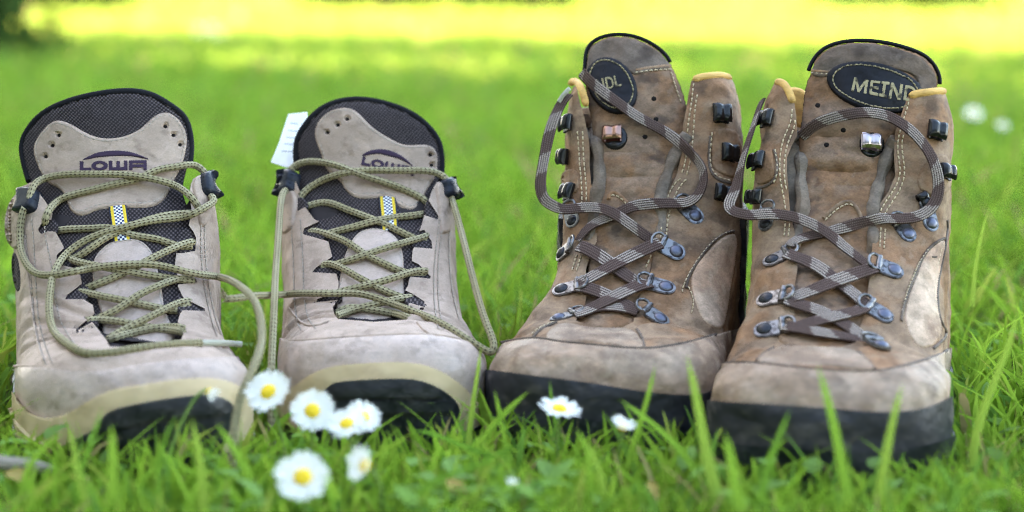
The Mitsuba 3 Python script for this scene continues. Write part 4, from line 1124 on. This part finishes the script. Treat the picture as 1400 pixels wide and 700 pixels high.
# aglets and the frayed end
P, N, px = rope_path(CA, [(270, 469, 1), (300, 469, 1), (322, 470, 1), (331, 471, 1)], 0.0017)
put('hiking_shoe__aglet', sweep(P, 0.0016, 10)[0], 'mat_aglet', True, label='translucent plastic lace tip')
fr = []
for k in range(14):
    a0 = at(310 + rng.normal(0, 1), 408 + rng.normal(0, 2.5), 1.051)
    a1 = at(303 + rng.normal(0, 2), 405 + rng.normal(0, 6), 1.049 + rng.normal(0, 0.003))
    fr.append(sweep(np.linspace(a0, a1, 4), 0.00035, 5)[0])
put('hiking_shoe_001__lace_fray', cat(*fr), 'mat_cord', True, kind='stuff', uv=np.zeros((sum(len(f.vertices) for f in fr), 2)))
P, N, px = rope_path(CC, [(779, 121, 2), (770, 130, 3), (764, 140, 3, 1.157)], 0.0016)
put('hiking_boot__aglet', sweep(P, 0.0013, 8)[0], 'mat_aglet', True, label='pale frayed lace tip')

# ================================================================== THE GARDEN
scene['mat_blade'] = {'type': 'principledthin', 'base_color': {'type': 'mesh_attribute', 'name': 'vertex_color'}, 'roughness': 0.45, 'diff_trans': 0.9, 'spec_trans': 0.0, 'eta': 1.35}


def soil(p, n, uv):
    a = fbm(p.x * 9, p.y * 9, 0.0, 4)
    b = fbm(p.x * 60, p.y * 60, 0.0, 3)
    return mix(mix((0.035, 0.045, 0.012), (0.065, 0.052, 0.026), ss(0.45, 0.7, a)), (0.06, 0.10, 0.018), ss(0.4, 0.6, b))


scene['mat_soil'] = two({'type': 'diffuse', 'reflectance': mikit.proc(soil)})


def lawn_mesh():
    r = np.r_[np.linspace(0, 3, 31), np.geomspace(3.2, 220, 50)]
    th = np.linspace(0, 2 * np.pi, 97)[:-1]
    R, TH = np.meshgrid(r, th, indexing='ij')
    X, Y = R * np.cos(TH), R * np.sin(TH) + 1.0
    Z = (meshkit.fbm(np.stack([X * 3, Y * 3, X * 0], -1), 3, 2) - 0.5) * 0.008 * np.clip(R / 0.5, 0.3, 1)
    V = np.stack([X, Y, Z], -1).reshape(-1, 3)
    i, j = np.meshgrid(np.arange(len(r) - 1), np.arange(96), indexing='ij')
    a, b = i * 96 + j, i * 96 + (j + 1) % 96
    f = np.vstack([np.c_[a.ravel(), (a + 96).ravel(), (b + 96).ravel()], np.c_[a.ravel(), (b + 96).ravel(), b.ravel()]])
    return trimesh.Trimesh(V, f, process=False)


put('lawn', lawn_mesh(), 'mat_soil', True, kind='structure')
labels['lawn']['label'] = 'flat green garden lawn'


def blades(x, y, h, w, lean, az, face, curl, col, z0=0.0):
    """Grass blades as bent strips: 4 pairs of points and a tip."""
    n = len(x)
    ts = np.array([0, 0.35, 0.65, 0.88, 1.0])
    ws = np.array([0.8, 1.0, 0.8, 0.42, 0.0])
    ld = np.stack([np.cos(az), np.sin(az), 0 * az], 1)
    wd = np.stack([np.cos(face), np.sin(face), 0 * az], 1)
    V, Cn = [], []
    for t, q in zip(ts, ws):
        c = np.stack([x, y, np.full(n, z0)], 1) + ld * (h * lean * (t ** 1.7))[:, None]
        c[:, 2] += h * (t - curl * t ** 3)
        shade = 1.0 + 0.0 * t
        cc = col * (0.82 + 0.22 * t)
        if q > 0:
            k = wd * (w * q / 2)[:, None]
            V += [c - k, c + k]; Cn += [cc, cc]
        else:
            V += [c]; Cn += [cc]
    V = np.stack(V, 1); Cn = np.stack(Cn, 1)
    m = V.shape[1]
    f0 = np.array([[0, 1, 3], [0, 3, 2], [2, 3, 5], [2, 5, 4], [4, 5, 7], [4, 7, 6], [6, 7, 8]])
    f = (np.arange(n)[:, None, None] * m + f0[None]).reshape(-1, 3)
    return V.reshape(-1, 3), f, Cn.reshape(-1, 3)


def grass_field(n, y0, y1, hm, hs, wm, spread=0.30, margin=0.25, seed=1, hcap=None):
    g = np.random.default_rng(seed)
    u = g.random(n)
    a, b = y0 + margin / spread, y1 + margin / spread
    y = np.sqrt(a * a + u * (b * b - a * a)) - margin / spread
    x = (g.random(n) * 2 - 1) * (y * spread + margin)
    clump = meshkit.fbm(np.c_[x * 14, y * 14, 0 * x], 3, seed)
    h = hm * np.exp(g.normal(0, hs, n)) * (0.6 + 0.8 * clump)
    h = np.minimum(h, hm * 1.9)
    w = wm * np.clip(np.exp(g.normal(-0.05, 0.4, n)), 0.4, 2.2)
    keep = np.ones(n, bool)
    for L in LASTS:
        keep &= ~L.inside(x, y, 0.004)
    pxx = x / y * F + 700
    keep &= ~((y < 0.86) & (pxx > 350) & (pxx < 545) & (g.random(n) < 0.75))
    tint = meshkit.fbm(np.c_[x * 5, y * 5, 0 * x + 3], 3, seed + 5)[:, None]
    r = g.random((n, 1))
    base = np.array([0.195, 0.350, 0.030]) * (1 - r) + np.array([0.29, 0.44, 0.050]) * r
    base = base * (0.7 + 0.6 * tint) * g.uniform(0.8, 1.2, (n, 1))
    q = g.random((n, 1))
    base = np.where(q < 0.14, np.array([0.165, 0.315, 0.050]), base)
    base = np.where(q > 0.90, np.array([0.33, 0.40, 0.07]), base)
    base = np.where(r > 0.96, np.array([0.36, 0.30, 0.13]), base)
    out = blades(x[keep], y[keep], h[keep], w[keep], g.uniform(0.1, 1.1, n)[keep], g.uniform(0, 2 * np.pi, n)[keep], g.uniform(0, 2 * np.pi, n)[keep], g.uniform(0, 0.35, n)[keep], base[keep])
    return out


def stack(parts):
    V, Fc, Cn, k = [], [], [], 0
    for v, f, c in parts:
        V.append(v); Fc.append(f + k); Cn.append(c); k += len(v)
    return np.vstack(V), np.vstack(Fc), np.vstack(Cn)


def placed_blade(pts, Y, w, col, n=14):
    """One tall blade through picture points at a distance, root in the soil."""
    p = smooth_poly(pts, 6, closed=False)
    P = at(p[:, 0], p[:, 1], Y)
    t = np.linspace(0, 1, len(P))
    ww = w / 2 * np.clip(1.15 - t, 0, 1) ** 0.6 * np.clip((1 - t) * 6, 0, 1)
    side = np.cross(np.gradient(P, axis=0), [0.15, -1, 0.2])
    side /= np.linalg.norm(side, axis=1, keepdims=True)
    fold = np.array([0, 1, 0]) * ww[:, None] * 0.5
    V = np.stack([P - side * ww[:, None], P + fold, P + side * ww[:, None]], 1).reshape(-1, 3)
    i = np.arange(len(P) - 1) * 3
    f = np.vstack([np.c_[i, i + 1, i + 4], np.c_[i, i + 4, i + 3], np.c_[i + 1, i + 2, i + 5], np.c_[i + 1, i + 5, i + 4]])
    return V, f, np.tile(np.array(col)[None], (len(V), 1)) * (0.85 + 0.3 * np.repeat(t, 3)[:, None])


G1, G2, G3 = (0.25, 0.42, 0.05), (0.31, 0.45, 0.07), (0.17, 0.33, 0.04)
tall = [
    ([(985, 690), (966, 620), (955, 560), (938, 484)], 0.90, 0.0062, G2), ([(858, 640), (872, 590), (885, 545), (896, 498)], 0.92, 0.0036, G1), ([(960, 660), (925, 610), (880, 570), (845, 545)], 0.91, 0.0042, G1),
    ([(1160, 690), (1148, 620), (1135, 560), (1117, 498)], 0.88, 0.0058, G1), ([(1200, 690), (1212, 620), (1222, 570), (1235, 522)], 0.88, 0.0050, G2), ([(1330, 640), (1345, 560), (1372, 490), (1392, 420)], 0.93, 0.0055, G2),
    ([(640, 650), (642, 590), (650, 530), (658, 470)], 0.97, 0.0036, G2), ([(640, 650), (668, 590), (700, 555), (724, 534)], 0.93, 0.0044, G1), ([(700, 610), (665, 620), (610, 600), (560, 590)], 0.92, 0.0035, G3),
    ([(700, 640), (688, 590), (682, 560), (676, 532)], 0.93, 0.0030, G1), ([(100, 690), (112, 640), (126, 600), (140, 556)], 0.90, 0.0036, G3), ([(155, 690), (155, 650), (154, 615), (152, 580)], 0.86, 0.0060, G1),
    ([(275, 720), (278, 670), (272, 620), (262, 570)], 0.88, 0.0052, G2), ([(345, 690), (335, 640), (318, 610), (296, 578)], 0.90, 0.0052, G1), ([(120, 690), (108, 650), (100, 610), (96, 580)], 0.88, 0.0032, G2),
    ([(770, 620), (762, 590), (756, 560), (752, 520)], 0.955, 0.0025, G3), ([(1040, 690), (1050, 640), (1064, 600), (1080, 560)], 0.87, 0.0042, G3),
    ([(1330, 420), (1332, 380), (1340, 330), (1352, 285)], 1.25, 0.0035, G2), 
    ([(1015, 700), (1005, 660), (1000, 630), (990, 590)], 0.84, 0.006, G1), ([(560, 700), (590, 660), (640, 640), (700, 610)], 0.88, 0.003, G3), ([(30, 690), (40, 640), (62, 610), (90, 590)], 0.90, 0.004, G1),
    ([(800, 690), (806, 650), (800, 610), (786, 585)], 0.90, 0.0035, G1), ([(830, 700), (824, 660), (818, 640), (802, 600)], 0.89, 0.0035, G2), ([(225, 700), (216, 650), (226, 600), (244, 566)], 0.885, 0.0028, G3),
]
near = stack([grass_field(23000, 0.50, 1.0, 0.019, 0.45, 0.0024, 0.36, 0.2, 1), grass_field(26000, 1.0, 1.9, 0.028, 0.38, 0.0030, 0.36, 0.2, 2),
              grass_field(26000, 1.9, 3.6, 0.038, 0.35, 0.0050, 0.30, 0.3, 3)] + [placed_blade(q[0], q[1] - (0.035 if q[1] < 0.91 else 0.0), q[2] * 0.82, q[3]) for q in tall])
far = stack([grass_field(32000, 3.6, 8.0, 0.045, 0.3, 0.011, 0.30, 0.3, 4), grass_field(34000, 8.0, 24.0, 0.055, 0.3, 0.030, 0.32, 0.4, 5)])
al = stack([near, far])


def soft_normals(V, f, up):
    """Blade normals bent towards the sky, as a tuft of many curved blades has on average."""
    fn = np.cross(V[f[:, 1]] - V[f[:, 0]], V[f[:, 2]] - V[f[:, 0]])
    fn *= np.where(fn[:, 2:] < 0, -1, 1)
    n = np.zeros_like(V)
    for k in range(3): np.add.at(n, f[:, k], fn)
    n /= np.linalg.norm(n, axis=1, keepdims=True) + 1e-15
    n = n * (1 - up[:, None]) + np.array([0, 0, 1.0]) * up[:, None]
    return n / (np.linalg.norm(n, axis=1, keepdims=True) + 1e-12)


bend = np.clip((np.hypot(al[0][:, 0], al[0][:, 1]) - 1.6) / 1.6, 0, 1) * 0.9
path = meshkit.write_ply(trimesh.Trimesh(al[0], al[1], process=False), False, None, al[2], normals=soft_normals(al[0], al[1], bend))
scene['grass'] = {'type': 'ply', 'filename': path, 'face_normals': False, 'bsdf': {'type': 'ref', 'id': 'mat_blade'}}
labels['grass'] = {'kind': 'stuff'}
labels['grass'].update(label='green lawn grass growing round the shoes', category='grass')


# broad low leaves among the blades
def leaf_patch(n, seed):
    g = np.random.default_rng(seed)
    parts = []
    for k in range(n):
        if k % 3 == 0:
            y = g.uniform(0.74, 0.93); px = g.uniform(300, 760)
        else:
            y = g.uniform(0.70, 1.5); px = g.uniform(-50, 1450)
        x = (px - 700) / F * y
        if y < 0.93 and 350 < px < 545: continue
        if any(L.inside(np.array([x]), np.array([y]), 0.012)[0] for L in LASTS): continue
        l, w = g.uniform(0.009, 0.017), g.uniform(0.006, 0.010)
        z = g.uniform(0.008, 0.022)
        a, tilt = g.uniform(0, 2 * np.pi), g.uniform(0.1, 0.9)
        t = np.linspace(0, 1, 7)
        half = w / 2 * np.sin(np.pi * t ** 0.75) ** 0.8
        d = np.array([math.cos(a) * math.cos(tilt), math.sin(a) * math.cos(tilt), math.sin(tilt)])
        s = np.cross(d, [0, 0, 1]); s /= np.linalg.norm(s)
        up = np.cross(s, d)
        c = np.array([x, y, z]) + d * (l * t)[:, None] - up * (l * 0.35 * t ** 2)[:, None]
        V = np.stack([c - s * half[:, None] + up * half[:, None] * 0.3, c, c + s * half[:, None] + up * half[:, None] * 0.3], 1).reshape(-1, 3)
        stem = np.array([[x - 0.0005, y, 0], [x + 0.0005, y, 0], c[0]])
        i = np.arange(6) * 3
        f = np.vstack([np.c_[i, i + 1, i + 4], np.c_[i, i + 4, i + 3], np.c_[i + 1, i + 2, i + 5], np.c_[i + 1, i + 5, i + 4], [[21, 22, 23]]])
        col = np.array([0.19, 0.33, 0.07]) * g.uniform(0.7, 1.4) + np.array([0.05, 0.06, 0.05]) * g.random()
        parts.append((np.vstack([V, stem]), f, np.tile(col, (24, 1))))
    return stack(parts)


lf = leaf_patch(560, 9)
put('clover_leaves', trimesh.Trimesh(lf[0], lf[1], process=False), 'mat_blade', False, kind='stuff', color=lf[2])
labels['clover_leaves'].update(label='broad green clover and daisy leaves low in the grass', category='leaves')

# ------------------------------------------------------------------ daisies
scene['mat_petal'] = {'type': 'principledthin', 'base_color': {'type': 'rgb', 'value': [0.93, 0.93, 0.93]}, 'roughness': 0.6, 'diff_trans': 0.7, 'spec_trans': 0.0}


def disc_col(p, n, uv):
    return mix((0.72, 0.46, 0.015), (0.86, 0.66, 0.03), noise(p.x * 1800, p.y * 1800, p.z * 1800))


scene['mat_disc'] = two(pr(mikit.proc(disc_col), 0.7, 0.3))
scene['mat_stem'] = two(pr((0.16, 0.25, 0.06), 0.6, 0.3))


def daisy(px, py, Y, nrm, size, label, root_px=None, cup=0.15, group='daisies in the lawn', seed=0, petals=32):
    g = np.random.default_rng(seed + 100)
    key = number('daisy')
    thing(key, label, 'flower', group)
    c = at(px, py, Y)
    n = np.array(nrm, float); n /= np.linalg.norm(n)
    a = np.cross(n, [0.1, 0.3, 1]); a /= np.linalg.norm(a); b = np.cross(n, a)
    R = size / 2
    V, Fc, k = [], [], 0
    for i in range(petals):
        th = 2 * np.pi * (i + g.uniform(-0.25, 0.25)) / petals
        L = R * g.uniform(0.9, 1.05); w = R * 0.185 * g.uniform(0.8, 1.15)
        d = a * math.cos(th) + b * math.sin(th); s = np.cross(n, d)
        cu = cup + g.normal(0, 0.07)
        for t, q in ((0.28, 0.45), (0.55, 0.9), (0.82, 1.0), (0.95, 0.7), (1.0, 0.25)):
            m = c + d * L * t * math.cos(cu) + n * (L * t * math.sin(cu) * t + 0.0003 * (i % 2))
            V += [m - s * w * q / 2, m + s * w * q / 2]
        f = np.array([[0, 1, 3], [0, 3, 2], [2, 3, 5], [2, 5, 4], [4, 5, 7], [4, 7, 6], [6, 7, 9], [6, 9, 8]])
        Fc.append(f + k); k += 10
    put(key + '__petals', trimesh.Trimesh(np.array(V), np.vstack(Fc), process=False), 'mat_petal', False, kind='stuff')
    ds = trimesh.creation.icosphere(3, R * 0.33)
    v = np.array(ds.vertices); v[:, 2] *= 0.55
    v += (meshkit.noise(v * 2600, seed)[:, None] - 0.5) * 0.0006
    M = np.eye(4); M[:3, 0], M[:3, 1], M[:3, 2], M[:3, 3] = a, b, n, c + n * R * 0.03
    ds.vertices = v
    if np.linalg.det(M[:3, :3]) < 0: ds.invert()
    put(key + '__centre', ds.apply_transform(M), 'mat_disc', True)
    foot = np.array([c[0] + g.uniform(-0.01, 0.01), c[1] + 0.012, 0.0]) if root_px is None else at(root_px[0], root_px[1], Y)
    p0, p1, p2 = c - n * 0.001, c - n * 0.012 - [0, 0, 0.006], foot
    t = np.linspace(0, 1, 16)[:, None]
    put(key + '__stem', sweep((1 - t) ** 2 * p0 + 2 * t * (1 - t) * p1 + t * t * p2, 0.0008, 7)[0], 'mat_stem', True)
    return key


daisy(367, 536, 0.93, (-0.25, -0.75, 0.6), 0.0215, 'open white daisy, leftmost of the row of daisies beside the second shoe', seed=1)
daisy(427, 562, 0.925, (0.05, -0.85, 0.45), 0.0205, 'open white daisy facing out with round yellow centre, middle of the daisy row', seed=2)
daisy(474, 580, 0.92, (-0.2, -0.55, 0.8), 0.0190, 'open white daisy overlapping its neighbour at the right of the daisy row', seed=3)
daisy(497, 570, 0.928, (0.45, -0.6, 0.6), 0.0165, 'smaller daisy tucked behind the right end of the daisy row, orange-yellow centre', seed=4)
daisy(414, 653, 0.835, (-0.05, -0.75, 0.65), 0.0232, 'largest white daisy, lowest in the grass below the daisy row', seed=5)
daisy(500, 637, 0.85, (-0.8, -0.5, 0.35), 0.0180, 'small white daisy seen from the side below the daisy row', seed=6, cup=0.5)
daisy(765, 560, 0.945, (0.15, -0.22, 0.96), 0.0210, 'white daisy seen edge-on in front of the third shoe', seed=7, cup=0.1)
daisy(851, 586, 0.94, (0.25, -0.15, 0.95), 0.0145, 'small white daisy bud seen from the side in front of the third shoe', seed=8, cup=0.5)
daisy(285, 535, 0.92, (0.8, -0.3, -0.4), 0.0105, 'drooping half-closed daisy on a curved stem against the first shoe', seed=9, cup=0.8, petals=14, root_px=(208, 690))
daisy(700, 665, 0.87, (0.1, -0.3, 0.9), 0.0080, 'tiny white daisy bud low in the grass before the gap between shoes and boots', seed=10, cup=0.8, petals=14)
daisy(1331, 156, 2.70, (0, -0.6, 0.8), 0.024, 'blurred white daisy on the lawn behind, nearest to the far-right boot', seed=11)
daisy(1371, 172, 2.50, (0.1, -0.5, 0.8), 0.015, 'blurred white daisy on the lawn behind, near the right edge of the picture', seed=12)
for i, (x, y) in enumerate(((272, 42), (290, 38), (300, 46))):
    daisy(x, y, 6.2 + 0.1 * i, (0, -0.5, 0.8), 0.03, 'blurred white daisy far back on the lawn, ' + ('leftmost', 'middle', 'rightmost')[i] + ' of three', seed=20 + i, group='far daisies behind the first shoes')

# ------------------------------------------------------------------ litter in the grass
scene['mat_twig'] = two(pr((0.24, 0.21, 0.175), 0.85, 0.1))
tw = sweep(at(np.array([-20, 10, 40, 70]), np.array([630, 634, 636, 642]), np.array([0.90, 0.905, 0.91, 0.915])), np.array([0.0032, 0.0032, 0.003, 0.002]), 9)[0]
put('twig', tw, 'mat_twig', True)
thing('twig', 'pale grey twig in the grass at the lower left', 'twig')
scene['mat_dry'] = two(pr((0.42, 0.30, 0.10), 0.7, 0.3))


def dry_leaf(cx, cy, Y, a, l, w, label):
    k = number('dry_leaf')
    t = np.linspace(0, 1, 12)
    half = w / 2 * np.sin(np.pi * t) ** 0.7
    ca, sa = math.cos(a), math.sin(a)
    o = at(cx, cy, Y)
    c = o + np.stack([ca * (t - 0.5) * l, 0.3 * (t - 0.5) * l, sa * (t - 0.5) * l + 0.002 * np.sin(np.pi * t)], 1)
    s = np.array([-sa * 0.8, 0.5, ca * 0.8])
    V = np.stack([c - s * half[:, None], c + np.array([0, 0.001, 0]), c + s * half[:, None]], 1).reshape(-1, 3)
    V = np.vstack([V, V + [0, 0.0005, 0]])
    i = np.arange(11) * 3
    f = np.vstack([np.c_[i, i + 1, i + 4], np.c_[i, i + 4, i + 3], np.c_[i + 1, i + 2, i + 5], np.c_[i + 1, i + 5, i + 4]])
    put(k, trimesh.Trimesh(V, np.vstack([f, f[:, ::-1] + 36]), process=False), 'mat_dry', True)
    thing(k, label, 'leaf')


dry_leaf(26, 655, 0.90, -0.5, 0.013, 0.006, 'small ochre dry leaf in the grass below the first shoe')
dry_leaf(625, 672, 0.87, -0.9, 0.014, 0.007, 'yellowed leaf in the grass below the second shoe')
dry_leaf(893, 672, 0.88, -1.0, 0.010, 0.005, 'pale brown leaf in the grass in front of the third shoe')

# ------------------------------------------------------------------ shrubs and trees at the end of the lawn
scene['mat_leaf'] = {'type': 'principledthin', 'base_color': {'type': 'mesh_attribute', 'name': 'vertex_color'}, 'roughness': 0.5, 'diff_trans': 0.5, 'spec_trans': 0.0}
scene['mat_bark'] = two(pr((0.06, 0.05, 0.04), 0.9, 0.2))


def shrub(key, x, y, rx, ry, h, n, leaf, label, cat_, group, seed, trunk=0.0, col=(0.035, 0.070, 0.018)):
    key = number(key)
    thing(key, label, cat_, group)
    g = np.random.default_rng(seed)
    nc = 26
    cen = g.normal(0, 1, (nc, 3)); cen /= np.linalg.norm(cen, axis=1, keepdims=True)
    cen *= g.uniform(0.3, 0.8, (nc, 1))
    which = g.integers(0, nc, n)
    p = cen[which] + g.normal(0, 0.17, (n, 3))
    hc = (h - trunk) / 2
    pz = trunk + hc + p[:, 2] * hc if trunk > 0 else np.abs(p[:, 2]) * h * 0.9 * g.random(n)
    P = np.c_[x + p[:, 0] * rx, y + p[:, 1] * ry, np.maximum(pz, 0.03)]
    d = g.normal(0, 1, (n, 3)); d /= np.linalg.norm(d, axis=1, keepdims=True)
    s = np.cross(d, g.normal(0, 1, (n, 3))); s /= np.linalg.norm(s, axis=1, keepdims=True)
    l = leaf * g.uniform(0.6, 1.3, (n, 1))
    V = np.stack([P - d * l / 2, P + s * l * 0.3, P + d * l / 2, P - s * l * 0.3], 1).reshape(-1, 3)
    i = np.arange(n) * 4
    f = np.vstack([np.c_[i, i + 1, i + 2], np.c_[i, i + 2, i + 3]])
    c = np.repeat(np.array(col)[None] * g.uniform(0.6, 1.5, (n, 1)), 4, 0)
    put(key + '__crown', trimesh.Trimesh(V, f, process=False), 'mat_leaf', False, color=c)
    limbs = [sweep(np.array([[x, y, -0.05], [x + 0.02 * rx, y, trunk * 0.6 + 0.1 * h], [x, y, trunk + 0.5 * (h - trunk)]]), np.array([0.045, 0.035, 0.02]) * h / 2, 9)[0]]
    for q in cen[:9]:
        e = np.array([x + q[0] * rx, y + q[1] * ry, trunk + hc + q[2] * hc])
        b0 = np.array([x, y, trunk * 0.8 + 0.12 * h])
        limbs.append(sweep(np.linspace(b0, e, 5) + np.array([0, 0, 0.05 * h]) * np.sin(np.linspace(0, np.pi, 5))[:, None], np.linspace(0.018, 0.006, 5) * h / 2, 6)[0])
    put(key + '__trunk', cat(*limbs), 'mat_bark', True)


shrub('shrub', -1.60, 5.4, 0.60, 0.7, 1.5, 8000, 0.05, 'dark blurred shrub at the top left corner of the lawn', 'shrub', None, 31)
shrub('shrub', -0.38, 12.0, 0.72, 0.6, 1.6, 9000, 0.10, 'dark shrub at the far end of the lawn behind the gap between shoes and boots', 'shrub', None, 32)
shrub('shrub', 2.12, 12.0, 0.55, 0.6, 1.5, 9000, 0.10, 'dark shrub at the far end of the lawn behind the far-right boot', 'shrub', None, 33)
shrub('shrub', -2.65, 11.5, 0.7, 0.6, 1.7, 8000, 0.10, 'dark shrub at the far end of the lawn on the left', 'shrub', None, 34)
for i, x in enumerate((-9, -4.5, 0, 4.5, 9)):
    shrub('tree', x, 25 + (i % 2) * 1.5, 2.6, 2.2, 7.5 + (i % 3), 9000, 0.28, ['broad green tree beyond the lawn, leftmost of five', 'broad green tree beyond the lawn, second from the left', 'broad green tree beyond the middle of the lawn', 'broad green tree beyond the lawn, second from the right', 'broad green tree beyond the lawn, rightmost of five'][i], 'tree', 'trees beyond the lawn', 50 + i, trunk=1.6, col=(0.045, 0.085, 0.022))

shrub('tree', -4.85, 8.5, 1.5, 1.4, 9.0, 5200, 0.12, 'slender green tree beside the end wall of the house', 'tree', None, 71, trunk=2.4, col=(0.05, 0.09, 0.025))


def hedge(key, x0, x1, y0, y1, h, n, leaf, label):
    thing(key, label, 'hedge')
    g = np.random.default_rng(77)
    u = g.random((n, 3))
    ax = g.integers(0, 4, n)
    u[:, 1] = np.where(ax == 0, 1 - u[:, 1] ** 3, np.where(ax == 1, u[:, 1] ** 3, u[:, 1]))
    u[:, 2] = np.where(ax == 2, 1 - 0.6 * u[:, 2] ** 3, u[:, 2])
    P = np.c_[x0 + u[:, 0] * (x1 - x0), y0 + u[:, 1] * (y1 - y0), 0.03 + u[:, 2] * h]
    P += (meshkit.fbm(P * 1.3, 3, 4)[:, None] - 0.5) * 0.35 * np.array([0, 1, 0.6])
    d = g.normal(0, 1, (n, 3)); d /= np.linalg.norm(d, axis=1, keepdims=True)
    q = np.cross(d, g.normal(0, 1, (n, 3))); q /= np.linalg.norm(q, axis=1, keepdims=True)
    l = leaf * g.uniform(0.6, 1.3, (n, 1))
    V = np.stack([P - d * l / 2, P + q * l * 0.3, P + d * l / 2, P - q * l * 0.3], 1).reshape(-1, 3)
    i = np.arange(n) * 4
    c = np.repeat(np.array([0.045, 0.085, 0.02])[None] * g.uniform(0.6, 1.5, (n, 1)), 4, 0)
    put(key + '__foliage', trimesh.Trimesh(V, np.vstack([np.c_[i, i + 1, i + 2], np.c_[i, i + 2, i + 3]]), process=False), 'mat_leaf', False, color=c)
    st = [sweep(np.array([[x, (y0 + y1) / 2, -0.05], [x + 0.05, (y0 + y1) / 2, h * 0.4], [x, (y0 + y1) / 2, h * 0.8]]), 0.03, 7)[0] for x in np.arange(x0 + 0.3, x1, 0.7)]
    put(key + '__stems', cat(*st), 'mat_bark', True, kind='stuff')


hedge('hedge', -4.8, 6.0, -3.0, -1.8, 2.7, 26000, 0.11, 'tall clipped green hedge on the near side of the lawn')

# ------------------------------------------------------------------ the house on the left whose shade the shoes stand in
scene['mat_render'] = two(pr((0.62, 0.58, 0.52), 0.8, 0.3))
scene['mat_roof'] = two(pr((0.22, 0.10, 0.07), 0.8, 0.3))
scene['mat_frame'] = two(pr((0.75, 0.75, 0.74), 0.5, 0.4))
scene['mat_glass'] = two(pr((0.03, 0.035, 0.04), 0.05, 0.6))
HX0, HX1, HY0, HY1, HH = -13.0, -5.0, -7.0, 7.55, 7.6
thing('house', 'pale rendered two storey house left of the lawn with a brown hipped roof', 'house')
bx = lambda a, b: trimesh.creation.box(bounds=[a, b])
put('house__wall', bx((HX0, HY0, -0.1), (HX1, HY1, HH)), 'mat_render', False)
rf = trimesh.convex.convex_hull(np.array([[HX0 - .3, HY0 - .3, HH], [HX1 + .3, HY0 - .3, HH], [HX0 - .3, HY1 + .05, HH], [HX1 + .3, HY1 + .05, HH], [HX0 - .3, HY0 - .3, HH + .15], [HX1 + .3, HY0 - .3, HH + .15], [HX0 - .3, HY1 + .05, HH + .15], [HX1 + .3, HY1 + .05, HH + .15], [-9, HY0 + 4, HH + 2.4], [-9, HY1 - 4, HH + 2.4]]))
put('house__roof', rf, 'mat_roof', False)
for z in (0.9, 4.3):
    for y in (-5, -1.5, 2.0, 5.5):
        k = put('house__window', bx((HX1 - 0.02, y - 0.65, z), (HX1 + 0.03, y + 0.65, z + 1.5)), 'mat_frame', False)
        for j in (0, 1):
            put(k + '__pane', bx((HX1 + 0.02, y - 0.58 + j * 0.6, z + 0.07), (HX1 + 0.035, y - 0.02 + j * 0.6, z + 1.43)), 'mat_glass', False)
